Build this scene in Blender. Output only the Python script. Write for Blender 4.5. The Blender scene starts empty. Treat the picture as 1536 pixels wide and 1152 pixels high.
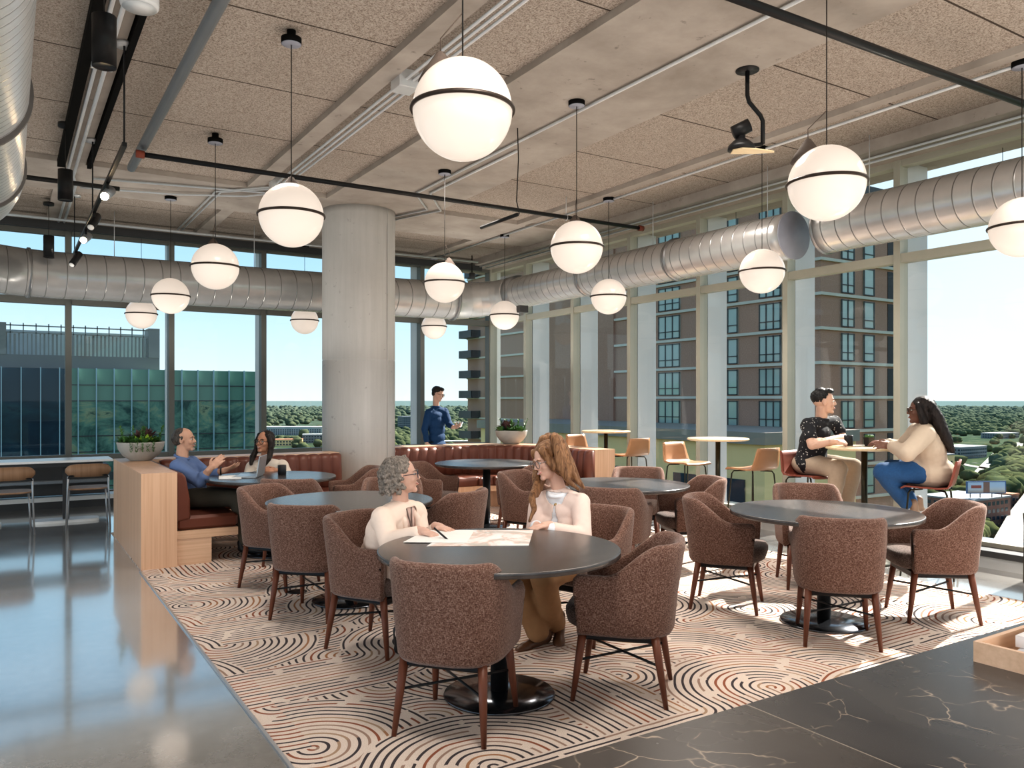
SKY=.94; SUN=10; SUNDIR=(-.74,-.10,-.64); FB=540; FL=340; FU=128; FD=215; EXPO=0.36; VT='Standard'; LOOK='Medium High Contrast'; GLOBE=.36
import bpy, math, random
import numpy as np
from mathutils import Vector, Matrix
random.seed(7)
R = math.radians
TH = R(32.24); CT, ST = math.cos(TH), math.sin(TH)
EYE = 1.5
scene = bpy.context.scene
COL = scene.collection

def cv(x, t):                      # survey frame (right, away from the viewer) -> room frame
    return (x*CT + t*ST, t*CT - x*ST)
def sv(px, py, t):                 # a sighting at distance t -> point in the room
    u, v = cv((px-768)/1200*t, t)
    return Vector((u, v, EYE - (py-599)*t/1200))
def rz_of(phi):                    # compass bearing seen from the viewer -> rotation about Z
    return -(R(phi)+TH)

# ------------------------------------------------------------ mesh builder
class MB:
    def __init__(s): s.v=[]; s.f=[]; s.m=[]; s.sm=[]
    def add(s, vs, fs, mi=0, smooth=False):
        o=len(s.v); s.v.extend([tuple(p) for p in vs])
        for f in fs: s.f.append(tuple(i+o for i in f)); s.m.append(mi); s.sm.append(smooth)
        return s
    def box(s, x0,x1,y0,y1,z0,z1, mi=0, bev=0):
        if bev<=0:
            vs=[(x0,y0,z0),(x1,y0,z0),(x1,y1,z0),(x0,y1,z0),(x0,y0,z1),(x1,y0,z1),(x1,y1,z1),(x0,y1,z1)]
            fs=[(0,3,2,1),(4,5,6,7),(0,1,5,4),(1,2,6,5),(2,3,7,6),(3,0,4,7)]
            return s.add(vs,fs,mi)
        def rect(b,z): return [(x0+b,y0,z),(x1-b,y0,z),(x1,y0+b,z),(x1,y1-b,z),(x1-b,y1,z),(x0+b,y1,z),(x0,y1-b,z),(x0,y0+b,z)]
        def rin(b,z): return [(x0+b*1.6,y0+b,z),(x1-b*1.6,y0+b,z),(x1-b,y0+b*1.6,z),(x1-b,y1-b*1.6,z),(x1-b*1.6,y1-b,z),(x0+b*1.6,y1-b,z),(x0+b,y1-b*1.6,z),(x0+b,y0+b*1.6,z)]
        return s.loft([rin(bev,z0),rect(bev,z0+bev),rect(bev,z1-bev),rin(bev,z1)],mi,caps=True,smooth=False)
    def loft(s, rings, mi=0, caps=True, smooth=True, closed=True, loop=False):
        n=len(rings[0]); vs=[p for r in rings for p in r]; fs=[]
        m=len(rings)
        for i in range(m if loop else m-1):
            a=i*n; b=((i+1)%m)*n
            for j in range(n if closed else n-1):
                k=(j+1)%n
                fs.append((a+j,a+k,b+k,b+j))
        if caps and not loop:
            fs.append(tuple(range(n-1,-1,-1))); fs.append(tuple((m-1)*n+j for j in range(n)))
        return s.add(vs,fs,mi,smooth)
    def lathe(s, prof, c=(0,0,0), seg=32, mi=0, smooth=True, caps=True):
        rings=[[(c[0]+r*math.cos(2*math.pi*j/seg), c[1]+r*math.sin(2*math.pi*j/seg), c[2]+z) for j in range(seg)] for r,z in prof]
        return s.loft(rings,mi,caps,smooth)
    def tube(s, pts, r, seg=8, mi=0, smooth=True):
        pts=[Vector(p) for p in pts]; n=len(pts)
        if not hasattr(r,'__len__'): r=[r]*n
        rings=[]; up=None
        for i,p in enumerate(pts):
            d=(pts[min(i+1,n-1)]-pts[max(i-1,0)]).normalized()
            if up is None:
                up=Vector((0,0,1)) if abs(d.z)<.9 else Vector((1,0,0))
            a=d.cross(up)
            if a.length<1e-4: a=d.cross(Vector((0,1,0)))
            a.normalize(); b=a.cross(d).normalized(); up=b
            rings.append([p+(a*math.cos(2*math.pi*j/seg)+b*math.sin(2*math.pi*j/seg))*r[i] for j in range(seg)])
        return s.loft(rings,mi,True,smooth)
    def ell(s, c, rad, M=None, nu=14, nv=10, mi=0):
        c=Vector(c); rings=[]
        for i in range(nv+1):
            a=math.pi*(i+.0)/nv; a=min(max(a,.06),math.pi-.06)
            ring=[]
            for j in range(nu):
                q=Vector((rad[0]*math.sin(a)*math.cos(2*math.pi*j/nu), rad[1]*math.sin(a)*math.sin(2*math.pi*j/nu), -rad[2]*math.cos(a)))
                if M is not None: q=M@q
                ring.append(c+q)
            rings.append(ring)
        return s.loft(rings,mi,True,True)
    def cap(s, p0, p1, r0, r1, seg=12, mi=0):
        p0=Vector(p0); p1=Vector(p1); d=p1-p0
        if d.length<1e-5: d=Vector((0,0,1e-3)); 
        d.normalize(); a=d.orthogonal().normalized(); b=d.cross(a)
        rings=[]
        def ring(c,r): rings.append([c+(a*math.cos(2*math.pi*j/seg)+b*math.sin(2*math.pi*j/seg))*r for j in range(seg)])
        for k in (85,60,35,10): ring(p0-d*r0*math.sin(R(k)), r0*math.cos(R(k)))
        for k in (10,35,60,85): ring(p1+d*r1*math.sin(R(k)), r1*math.cos(R(k)))
        return s.loft(rings,mi,True,True)
    def torus(s, c, R0, r0, seg=32, sec=8, M=None, mi=0):
        rings=[]
        for i in range(seg):
            a=2*math.pi*i/seg; ring=[]
            for j in range(sec):
                b=2*math.pi*j/sec
                q=Vector(((R0+r0*math.cos(b))*math.cos(a),(R0+r0*math.cos(b))*math.sin(a),r0*math.sin(b)))
                if M is not None: q=M@q
                ring.append(Vector(c)+q)
            rings.append(ring)
        return s.loft(rings,mi,False,True,loop=True)
    def build(s, name, mats, parent=None, loc=None, auto=None):
        me=bpy.data.meshes.new(name); me.from_pydata(s.v,[],s.f)
        if not isinstance(mats,(list,tuple)): mats=[mats]
        for m in mats: me.materials.append(m)
        me.polygons.foreach_set('material_index',s.m); me.polygons.foreach_set('use_smooth',s.sm)
        me.update()
        import bmesh
        bm=bmesh.new(); bm.from_mesh(me); bmesh.ops.recalc_face_normals(bm,faces=bm.faces); bm.to_mesh(me); bm.free()
        o=bpy.data.objects.new(name,me); COL.objects.link(o)
        if parent is not None: o.parent=parent
        if loc is not None: o.location=loc
        return o

def tag(o,label=None,cat=None,group=None,kind=None):
    if label: o['label']=label
    if cat: o['category']=cat
    if group: o['group']=group
    if kind: o['kind']=kind
    return o
def thing(name,label,cat,loc=(0,0,0),rz=0,group=None):
    o=bpy.data.objects.new(name,None); COL.objects.link(o); o.empty_display_size=.1
    o.location=loc; o.rotation_euler=(0,0,rz)
    return tag(o,label,cat,group)
def kids(o): return [c for c in bpy.data.objects if c.parent==o]
def copy_tree(o,parent=None):
    c=o.copy(); COL.objects.link(c); c.parent=parent
    for ch in kids(o): copy_tree(ch,c)
    return c
def dup(o,loc,rz,label,group=None):
    c=copy_tree(o); c.location=loc; c.rotation_euler=(0,0,rz); c['label']=label
    if group: c['group']=group
    return c
def subd(o,lv=1):
    m=o.modifiers.new('s','SUBSURF'); m.levels=lv; m.render_levels=lv; return o
def struct(o): o['kind']='structure'; return o

# ------------------------------------------------------------ materials
class NT:
    def __init__(s,name):
        s.mat=bpy.data.materials.new(name); s.mat.use_nodes=True; s.t=s.mat.node_tree; s.t.nodes.clear()
        s.out=s.t.nodes.new('ShaderNodeOutputMaterial')
        s.b=s.t.nodes.new('ShaderNodeBsdfPrincipled'); s.l(s.b.outputs[0],s.out.inputs[0])
    def n(s,t,**k):
        x=s.t.nodes.new(t)
        for a,b in k.items(): setattr(x,a,b)
        return x
    def l(s,a,b): s.t.links.new(a,b)
    def setin(s,node,i,val):
        if isinstance(val,bpy.types.NodeSocket): s.l(val,node.inputs[i])
        else: node.inputs[i].default_value=val
    def m(s,op,a,b=0.0,c=0.0,clamp=False):
        x=s.n('ShaderNodeMath',operation=op,use_clamp=clamp)
        for i,q in enumerate((a,b,c)): s.setin(x,i,q)
        return x.outputs[0]
    def noise(s,vec,scale,detail=3,rough=.5,dist=0.0,dim='3D'):
        x=s.n('ShaderNodeTexNoise',noise_dimensions=dim); 
        if vec is not None: s.l(vec,x.inputs['Vector'])
        x.inputs['Scale'].default_value=scale; x.inputs['Detail'].default_value=detail; x.inputs['Roughness'].default_value=rough; x.inputs['Distortion'].default_value=dist
        return x.outputs['Fac']
    def obj(s): return s.n('ShaderNodeTexCoord').outputs['Object']
    def scale(s,vec,sc,rot=(0,0,0),loc=(0,0,0)):
        x=s.n('ShaderNodeMapping'); s.l(vec,x.inputs[0]); x.inputs['Scale'].default_value=sc; x.inputs['Rotation'].default_value=rot; x.inputs['Location'].default_value=loc
        return x.outputs[0]
    def ramp(s,fac,stops,interp='LINEAR'):
        x=s.n('ShaderNodeValToRGB'); x.color_ramp.interpolation=interp; e=x.color_ramp.elements
        while len(e)<len(stops): e.new(.5)
        for k,(p,c) in enumerate(stops): e[k].position=p; e[k].color=(*c,1) if len(c)==3 else c
        s.setin(x,0,fac); return x.outputs[0]
    def mix(s,fac,a,b,blend='MIX'):
        x=s.n('ShaderNodeMix',data_type='RGBA',blend_type=blend)
        s.setin(x,0,fac)
        for i,q in ((6,a),(7,b)):
            if not isinstance(q,bpy.types.NodeSocket) and len(q)==3: q=(*q,1)
            s.setin(x,i,q)
        return x.outputs[2]
    def col(s,c): s.setin(s.b,'Base Color',(*c,1) if not isinstance(c,bpy.types.NodeSocket) else c)
    def bump(s,h,strength=.3,dist=.01):
        x=s.n('ShaderNodeBump'); s.l(h,x.inputs['Height']); x.inputs['Strength'].default_value=strength; x.inputs['Distance'].default_value=dist
        s.l(x.outputs[0],s.b.inputs['Normal'])
    def set(s,rough=.5,metal=0,spec=None,coat=None,**k):
        s.setin(s.b,'Roughness',rough); s.setin(s.b,'Metallic',metal)
        if spec is not None: s.setin(s.b,'Specular IOR Level',spec)
        if coat is not None: s.setin(s.b,'Coat Weight',coat)
        for a,b in k.items(): s.setin(s.b,a,b)
        return s.mat

def simple(name,c,rough=.5,metal=0,var=.12,scale=12,bump=0,bscale=200,spec=None,coat=None):
    t=NT(name); v=t.obj(); f=t.noise(v,scale,3)
    t.col(t.mix(f,tuple(x*(1-var) for x in c),tuple(min(1,x*(1+var)) for x in c)))
    if bump: t.bump(t.noise(v,bscale,2),bump,.003)
    return t.set(rough,metal,spec,coat)

def mk_fabric(name,c0,c1,c2):
    t=NT(name); v=t.obj()
    nv=t.noise(t.scale(v,(430,430,85)),1,1,.5); nh=t.noise(t.scale(v,(85,85,470)),1,1,.5); ns=t.noise(v,700,1,.6)
    f=t.m('MULTIPLY_ADD',nv,.38,t.m('MULTIPLY_ADD',nh,.42,t.m('MULTIPLY',ns,.2)))
    c=t.ramp(f,[(.41,c0),(.5,c1),(.59,c2)])
    c=t.mix(t.ramp(t.noise(v,4,2),[(.3,(0,0,0)),(.7,(.6,.6,.6))]),c,t.mix(.3,c,c0))
    t.col(c); t.bump(f,.6,.003)
    t.setin(t.b,'Sheen Weight',.25); t.setin(t.b,'Sheen Roughness',.5); t.setin(t.b,'Sheen Tint',(.8,.75,.72,1))
    return t.set(.95,0,.15)
M={}
M['tweed']=mk_fabric('rust_tweed',(.070,.033,.024),(.145,.076,.055),(.27,.18,.145))
M['seat']=mk_fabric('seat_tweed',(.05,.035,.03),(.12,.08,.068),(.22,.17,.15))

def mk_wood(name,c0,c1,axis='Z',sc=1.0,rough=.45,fine=55):
    t=NT(name); v=t.obj()
    s={'Z':(fine,fine,.9),'X':(.9,fine,fine),'Y':(fine,.9,fine)}[axis]
    f=t.noise(t.scale(v,tuple(q*sc for q in s)),1.0,4,.6)
    g=t.noise(t.scale(v,tuple(q*sc*.12 for q in s)),1.0,2)
    f=t.m('ADD',t.m('MULTIPLY',f,.65),t.m('MULTIPLY',g,.35))
    t.col(t.ramp(f,[(.3,c0),(.7,c1)])); t.bump(f,.08,.002)
    return t.set(rough)
M['oak']=mk_wood('pale_oak_veneer',(.50,.30,.185),(.67,.44,.30))
M['oakx']=mk_wood('pale_oak_along',(.52,.33,.21),(.69,.47,.33),'X')
M['walnut']=mk_wood('walnut_legs',(.085,.028,.015),(.17,.06,.033),fine=40)
M['brownwood']=mk_wood('brown_plywood',(.20,.115,.065),(.34,.21,.13),'Z',fine=30)
M['maple']=mk_wood('maple_top',(.66,.50,.30),(.80,.64,.42),'X',rough=.35)
M['leather']=simple('russet_leather',(.125,.040,.024),.40,0,.18,6,.12,260)
M['tan_shell']=simple('tan_shell',(.36,.185,.09),.4,0,.12,8)
M['red_shell']=simple('russet_shell',(.20,.055,.035),.45,0,.12,8)
M['black']=simple('black_powder_coat',(.013,.013,.014),.38,0,.2,30,.05)
M['blackmatte']=simple('matte_black_steel',(.006,.006,.006),.8,0,.2,20,spec=.15)
M['strap']=simple('grey_strap',(.14,.13,.125),.5,.4)
M['blackm']=simple('black_satin_metal',(.02,.02,.023),.3,.6,.2,20)
M['bronze']=simple('dark_bronze_steel',(.055,.05,.035),.35,.8,.2,20)
M['basegl']=simple('black_table_base',(.16,.17,.19),.16,.95,.2,8)
def mk_tabletop():
    t=NT('charcoal_laminate'); v=t.obj()
    f=t.noise(t.scale(v,(3,22,3)),1.5,4,.6)
    t.col(t.ramp(f,[(.3,(.055,.048,.046)),(.7,(.095,.083,.078))]))
    return t.set(.27,.3,.8)
M['top']=mk_tabletop()
M['galv']=simple('galvanised_steel',(.66,.67,.68),.3,.5,.1,9)
def mk_duct(name,axis,c=(.60,.59,.58),pitch=.16,rough=.27):
    t=NT(name); v=t.obj()
    x=t.n('ShaderNodeSeparateXYZ'); t.l(v,x.inputs[0])
    f=t.m('FRACT',t.m('DIVIDE',t.m('MULTIPLY_ADD',x.outputs[1-axis],.12,t.m('ADD',x.outputs[axis],50)),pitch)) if pitch else None
    n=t.noise(v,6,3); c_=t.mix(n,tuple(q*.85 for q in c),tuple(min(1,q*1.12) for q in c))
    if pitch:
        d=t.m('ABSOLUTE',t.m('SUBTRACT',f,.5)); w_=.008/pitch
        rid=t.m('SUBTRACT',1,t.m('DIVIDE',d,w_),clamp=True)
        c_=t.mix(t.m('MULTIPLY',rid,.75),c_,tuple(q*.25 for q in c)); t.bump(rid,.8,.006)
    t.col(c_); return t.set(rough,.62,.6)
M['duct']=mk_duct('spiral_duct_steel',1)
M['duct2']=mk_duct('plain_duct_steel',1,(.58,.57,.56),0)
M['ductside']=simple('duct_flange_steel',(.42,.42,.43),.35,.85,.15,8)
M['cap']=simple('grey_primed_disc',(.30,.31,.36),.6,.2,.1,10)
M['cord']=simple('black_cord',(.02,.018,.017),.6)
M['cone']=simple('brown_felt_cone',(.10,.075,.062),.9,0,.15,60,.2)
M['ring']=simple('bronze_ring',(.06,.045,.038),.4,.6)
def mk_globe():
    t=NT('opal_glass'); v=t.obj(); f=t.noise(v,3,1)
    t.col((.42,.37,.33)); t.setin(t.b,'Emission Color',t.mix(f,(1,.83,.70),(1,.88,.77))); t.setin(t.b,'Emission Strength',GLOBE)
    return t.set(.12,0,.4)

M['globe']=mk_globe()
def mk_em(name,c,s):
    t=NT(name); f=t.noise(t.obj(),5,1); t.col(c); t.setin(t.b,'Emission Color',t.mix(f,c,tuple(q*.95 for q in c))); t.setin(t.b,'Emission Strength',s); return t.set(.5)
M['lampglow']=mk_em('lit_lamp_lens',(1,.72,.42),45)
M['white']=simple('white_paint',(.72,.72,.70),.5,0,.04,5)
M['whitetop']=simple('white_laminate',(.75,.75,.74),.3,0,.03,5)
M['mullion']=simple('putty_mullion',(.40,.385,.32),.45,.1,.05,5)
M['mullionb']=simple('shaded_grey_mullion',(.15,.15,.135),.5,.1,.05,5)  # putty mullion darkened: its backlit shade is put into the colour
M['fin']=simple('pale_grey_fin',(.60,.60,.60),.5,.1,.06,2)
M['charcoal']=simple('charcoal_metal',(.07,.07,.072),.5,.3,.1,5)
M['steelgrey']=simple('grey_steel_panel',(.24,.26,.28),.4,.4,.1,5)
M['redcoup']=simple('red_coupling',(.20,.05,.03),.5)
def mk_glass(name='window_glass',tint=(.97,.975,.965),gl=.75):
    t=NT(name); t.t.nodes.remove(t.b)
    tr=t.n('ShaderNodeBsdfTransparent'); g=t.n('ShaderNodeBsdfGlossy'); g.inputs['Roughness'].default_value=.01; g.inputs[0].default_value=(gl,gl,gl,1)
    tn=t.noise(t.obj(),.6,2); t.l(t.mix(tn,tint,tuple(q*.985 for q in tint)),tr.inputs[0])
    lw=t.n('ShaderNodeLayerWeight'); lw.inputs[0].default_value=.5
    fr=t.n('ShaderNodeMath',operation='MULTIPLY_ADD'); t.l(t.m('POWER',lw.outputs[1],4.5),fr.inputs[0]); fr.inputs[1].default_value=.55; fr.inputs[2].default_value=.035
    mx=t.n('ShaderNodeMixShader'); t.l(fr.outputs[0],mx.inputs[0]); t.l(tr.outputs[0],mx.inputs[1]); t.l(g.outputs[0],mx.inputs[2]); t.l(mx.outputs[0],t.out.inputs[0])
    return t.mat
M['glass']=mk_glass()
def mk_conc(name,c0,c1,rough=.8,scale=1.2,streak=False):
    t=NT(name); v=t.obj()
    f=t.noise(v,scale,6,.62,.4); g=t.noise(t.scale(v,(6,6,.35)) if streak else v,3.0,4,.6)
    h=t.m('ADD',t.m('MULTIPLY',f,.6),t.m('MULTIPLY',g,.4))
    c=t.ramp(h,[(.32,c0),(.66,c1)])
    sp=t.noise(v,9,4,.7); c=t.mix(t.ramp(sp,[(.64,(0,0,0)),(.72,(.6,.6,.6))]),c,tuple(q*.5 for q in c0))
    t.col(c); t.bump(t.noise(v,40,4),.15,.004); return t.set(rough)
M['conc']=mk_conc('board_concrete',(.25,.215,.185),(.40,.355,.315))
M['column']=mk_conc('column_concrete',(.36,.345,.325),(.45,.43,.41),.6,.8,True)
def mk_tectum():
    t=NT('speckled_wood_fibre_panel'); v=t.obj()
    f=t.noise(v,95,3,.75); g=t.noise(v,.7,3)
    c=t.ramp(f,[(.36,(.16,.125,.10)),(.5,(.38,.325,.28)),(.66,(.52,.46,.405))])
    c=t.mix(t.m('MULTIPLY',g,.35),c,(.26,.22,.185))
    x=t.n('ShaderNodeSeparateXYZ'); t.l(v,x.inputs[0])
    ln=t.m('LESS_THAN',t.m('ABSOLUTE',t.m('SUBTRACT',t.m('FRACT',t.m('DIVIDE',t.m('ADD',x.outputs[1],.28),1.23)),.5)),.0065)
    c=t.mix(ln,c,(.07,.055,.045)); t.col(c); t.bump(f,.6,.01); return t.set(.95,0,.1)
M['tectum']=mk_tectum()
def mk_floor():
    t=NT('polished_concrete'); v=t.obj()
    f=t.noise(v,.9,6,.6,.5); g=t.noise(v,14,5,.7)
    c=t.ramp(t.m('ADD',t.m('MULTIPLY',f,.7),t.m('MULTIPLY',g,.3)),[(.3,(.30,.285,.265)),(.7,(.54,.52,.49))])
    t.col(c); t.bump(t.noise(v,1.6,2,.4),.10,.014)
    return t.set(t.m('MULTIPLY_ADD',f,.20,.06),.42,.9,.9,**{'Coat Roughness':.08,'Coat IOR':2.1})
M['floor']=mk_floor()
def mk_marble():
    t=NT('dark_veined_marble'); v=t.obj()
    d=t.noise(v,1.5,4,.6)
    vv=t.n('ShaderNodeVectorMath',operation='MULTIPLY_ADD'); t.l(v,vv.inputs[0]); vv.inputs[1].default_value=(1,1,1)
    nc=t.n('ShaderNodeTexNoise'); t.l(v,nc.inputs[0]); nc.inputs['Scale'].default_value=2.2; nc.inputs['Detail'].default_value=5
    sc=t.n('ShaderNodeVectorMath',operation='SCALE'); t.l(nc.outputs[1],sc.inputs[0]); sc.inputs['Scale'].default_value=.55; t.l(sc.outputs[0],vv.inputs[2])
    vo=t.n('ShaderNodeTexVoronoi',feature='DISTANCE_TO_EDGE'); t.l(vv.outputs[0],vo.inputs['Vector']); vo.inputs['Scale'].default_value=8.5
    vein=t.ramp(vo.outputs[0],[(0,(1,1,1)),(.014,(.3,.3,.3)),(.03,(0,0,0))])
    mask=t.ramp(t.noise(v,4.5,4,.65),[(.50,(0,0,0)),(.60,(1,1,1))])
    mk=t.m('MULTIPLY',vein,mask)
    cl=t.noise(v,1.8,5,.6,1.0)
    base=t.ramp(cl,[(.3,(.034,.031,.032)),(.6,(.062,.056,.053)),(.75,(.10,.083,.07))])
    x=t.n('ShaderNodeSeparateXYZ'); t.l(v,x.inputs[0])
    seam=t.m('LESS_THAN',t.m('ABSOLUTE',t.m('SUBTRACT',x.outputs[0],1.219)),.0016)
    stk=t.ramp(t.noise(t.scale(v,(3,26,3),(0,0,.5)),2.0,5,.75,.6),[(.63,(0,0,0)),(.70,(.5,.5,.5))]); base=t.mix(t.m('MULTIPLY',stk,mask),base,(.25,.20,.16)); base=t.mix(t.m('MULTIPLY',t.m('LESS_THAN',x.outputs[0],1.219),.35),base,(.085,.068,.055)); c=t.mix(mk,base,(.42,.33,.25)); c=t.mix(seam,c,(.25,.21,.17))
    t.col(c); t.bump(cl,.03,.003); return t.set(t.m('MULTIPLY_ADD',cl,.2,.18),0,.4)
M['marble']=mk_marble()
def mk_carpet():
    t=NT('arched_line_carpet'); v=t.obj()
    wob=t.n('ShaderNodeTexNoise'); t.l(v,wob.inputs[0]); wob.inputs['Scale'].default_value=5.5; wob.inputs['Detail'].default_value=1
    a=t.n('ShaderNodeVectorMath',operation='MULTIPLY_ADD'); t.l(wob.outputs[1],a.inputs[0]); a.inputs[1].default_value=(.02,.02,0); t.l(v,a.inputs[2])
    x=t.n('ShaderNodeSeparateXYZ'); t.l(a.outputs[0],x.inputs[0])
    CW=.56
    U=t.m('DIVIDE',x.outputs[0],CW); V=t.m('DIVIDE',x.outputs[1],CW)
    cu=t.m('FLOOR',U); cw=t.m('FLOOR',V); fu=t.m('FRACT',U); fv=t.m('FRACT',V)
    def rnd(seed):
        cb=t.n('ShaderNodeCombineXYZ'); t.setin(cb,0,cu); t.setin(cb,1,cw); t.setin(cb,2,seed)
        w=t.n('ShaderNodeTexWhiteNoise',noise_dimensions='3D'); t.l(cb.outputs[0],w.inputs[0]); return w.outputs[0]
    r1,r2,r3=rnd(1.5),rnd(7.3),rnd(12.9)
    def flip(f,r):
        b=t.m('GREATER_THAN',r,.5); return t.m('ABSOLUTE',t.m('SUBTRACT',f,b))
    gu=flip(fu,r1); gv=flip(fv,r2); r4=rnd(21.7)
    arc=t.m('SQRT',t.m('ADD',t.m('MULTIPLY',gu,gu),t.m('MULTIPLY',gv,gv)))
    # corner beyond the arc wraps about the opposite corner
    arc2=t.m('SQRT',t.m('ADD',t.m('POWER',t.m('SUBTRACT',1,gu),2),t.m('POWER',t.m('SUBTRACT',1,gv),2)))
    out=t.m('GREATER_THAN',arc,1.0)
    d1=t.m('ADD',t.m('MULTIPLY',arc,t.m('SUBTRACT',1,out)),t.m('MULTIPLY',t.m('ADD',arc2,3),out))
    st=t.m('GREATER_THAN',r3,.80)
    d=t.m('ADD',t.m('MULTIPLY',d1,t.m('SUBTRACT',1,st)),t.m('MULTIPLY',t.m('ADD',t.m('MULTIPLY',gv,t.m('GREATER_THAN',r4,.5)),t.m('MULTIPLY',gu,t.m('LESS_THAN',r4,.5))),st))
    N=13.0
    k=t.m('MULTIPLY',d,N); idx=t.m('FLOOR',k); fr=t.m('FRACT',k)
    w=t.m('ABSOLUTE',t.m('SUBTRACT',fr,.5))
    line=t.m('LESS_THAN',w,.16)
    # dashes along the line
    brk=t.m('GREATER_THAN',t.noise(v,6.5,1),.345)
    line=t.m('MULTIPLY',line,brk)
    cb=t.n('ShaderNodeCombineXYZ'); t.setin(cb,0,t.m('ADD',idx,t.m('MULTIPLY',cu,.0))); t.setin(cb,1,t.m('FLOOR',t.m('MULTIPLY',cu,.5))); t.setin(cb,2,t.m('FLOOR',t.m('MULTIPLY',cw,.5)))
    wn=t.n('ShaderNodeTexWhiteNoise',noise_dimensions='3D'); t.l(cb.outputs[0],wn.inputs[0])
    lc=t.ramp(wn.outputs[0],[(0,(.018,.022,.035)),(.40,(.26,.075,.035)),(.60,(.36,.17,.08)),(.72,(.40,.27,.18)),(.80,(.018,.022,.035)),(.9,(.33,.22,.17))],'CONSTANT')
    pile=t.noise(v,260,2,.7)
    base=t.ramp(pile,[(.3,(.53,.43,.365)),(.7,(.78,.67,.59))])
    c=t.mix(line,base,t.mix(t.m('MULTIPLY',pile,.35),lc,(.3,.22,.18)))
    t.col(c); t.bump(pile,.5,.006); return t.set(.97,0,.1)
M['carpet']=mk_carpet()
M['bowl']=simple('cast_stone_bowl',(.36,.34,.31),.75,0,.12,20,.15,90)
M['leaf']=simple('green_leaves',(.07,.16,.045),.5,0,.5,25)
M['leaf2']=simple('lime_leaves',(.30,.45,.06),.5,0,.3,25)
M['leaf3']=simple('plum_leaves',(.12,.06,.06),.5,0,.4,25)
M['soil']=simple('dark_soil',(.03,.022,.016),.95)
M['paper']=simple('paper',(.78,.76,.73),.7,0,.04,20)
M['alu']=simple('aluminium',(.55,.56,.58),.35,.8,.05)
# ------------------------------------------------------------ room shell
U0, CZ = 7.55, 3.95
def vback(u): return 13.12-.053*u
struct(MB().box(-9,9,-5,13.6,-.3,0).build('floor',M['floor']))
cp=MB().box(.983,6.35,-1.5,9.98,0,.008).build('carpet',M['carpet']); tag(cp,'patterned carpet of curved black and rust lines on cream under the tables','carpet')
e=MB(); e.box(.968,.983,-1.5,7.6,0,.010); e.box(6.35,6.362,-1.5,9.9,0,.010)
struct(e.build('trim_1',M['alu']))
# ceiling: smooth concrete strips with recessed fibre panels
c=MB(); T=.35
for a,b in ((-9,-.6),(.45,.69),(2.34,2.50),(3.29,4.75),(6.05,6.17)): c.box(a,b,-5,9.45,CZ,CZ+T,0)
c.box(-9,7.05,9.45,10.75,CZ,CZ+T,0)
for a,b in ((.45,.69),(2.34,2.50),(3.29,4.75),(6.05,6.17)): c.box(a,b,10.75,13.4,CZ,CZ+T,0)
c.box(7.05,U0+.6,-5,13.3,CZ-.06,CZ+T,0); c.box(-9,7.05,12.6,13.4,CZ-.03,CZ+T,0)
for a,b in ((-.6,.45),(.69,2.34),(2.50,3.29),(4.75,6.05),(6.17,7.05)):
    for y0,y1 in ((-5,9.45),(10.75,12.6)): c.box(a,b,y0,y1,CZ+.055,CZ+T,1)
c.box(-9,8.3,-5,13.8,CZ+T,CZ+T+.1,0)
struct(c.build('ceiling',[M['conc'],M['tectum']]))
# round column
c=MB(); c.lathe([(.47,0),(.47,2.0)],(0,0,0),64); c.lathe([(.468,2.0),(.465,2.005),(.465,2.012),(.47,2.017),(.47,3.70),(.478,3.78),(.472,3.86),(.478,CZ)],(0,0,0),64)
c.box(.22,.225,-.425,-.40,0,CZ)
col=c.build('concrete_column',M['column'],loc=(3.9,9.95,0)); struct(col); tag(col,'round board-marked concrete column from floor to ceiling')
# window walls -------------------------------------------------
vs=[11.53-1.362*k for k in range(0,12)]; ve=[vback(U0)-.02]+vs
def frame_right(n,y1,y0):
    m=MB(); x0,x1=U0-.02,U0+.11
    m.box(x0,x1,y1-.035,y1+.035,.14,3.9)
    for z,h in ((.17,.03),(2.91,.045),(3.86,.035)): m.box(x0+.012,x1-.01,y0+.035,y1-.035,z-h,z+h)
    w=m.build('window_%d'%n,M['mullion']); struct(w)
    MB().add([(U0+.05,y0+.03,.19),(U0+.05,y1-.03,.19),(U0+.05,y1-.03,3.84),(U0+.05,y0+.03,3.84)],[(0,1,2,3)]).build('pane',M['glass'],w)
n=1
for i in range(len(ve)-1): frame_right(n,ve[i],ve[i+1]); n+=1
for k,y in enumerate(ve[1:]):
    m=MB(); m.box(U0+.13,U0+.48,y-.025,y+.025,-.3,4.4); m.box(U0+.11,U0+.13,y-.006,y+.006,-.3,4.4,1)
    struct(m.build('trim_%d'%(10+k),[M['fin'],M['charcoal']]))
m=MB(); m.box(7.36,U0+.15,-5,12.7,.0,.105,1); m.box(7.33,U0+.15,-5,12.7,.105,.16,0)
struct(m.build('baseboard_right',[M['charcoal'],M['white']]))
us=[.74+1.362*k for k in range(-6,6)]
def frame_back(n,x0,x1):
    m=MB(); y=vback((x0+x1)/2); 
    m.box(x1-.04,x1+.04,y-.06,y+.09,.0,3.92)
    for z,h in ((.13,.05),(.66,.045),(2.90,.05),(3.88,.04)): m.box(x0+.04,x1-.04,y-.045,y+.07,z-h,z+h)
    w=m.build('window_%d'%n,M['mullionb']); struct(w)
    MB().add([(x0+.03,y+.03,.15),(x1-.03,y+.03,.15),(x1-.03,y+.03,3.86),(x0+.03,y+.03,3.86)],[(0,1,2,3)]).build('pane',M['glass'],w)
for i in range(len(us)-1): frame_back(n,us[i],us[i+1]); n+=1
for k,x in enumerate(us[1:-1]):
    y=vback(x); struct(MB().box(x-.025,x+.025,y+.10,y+.42,-.3,4.4).build('trim_%d'%(30+k),M['fin']))
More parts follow.
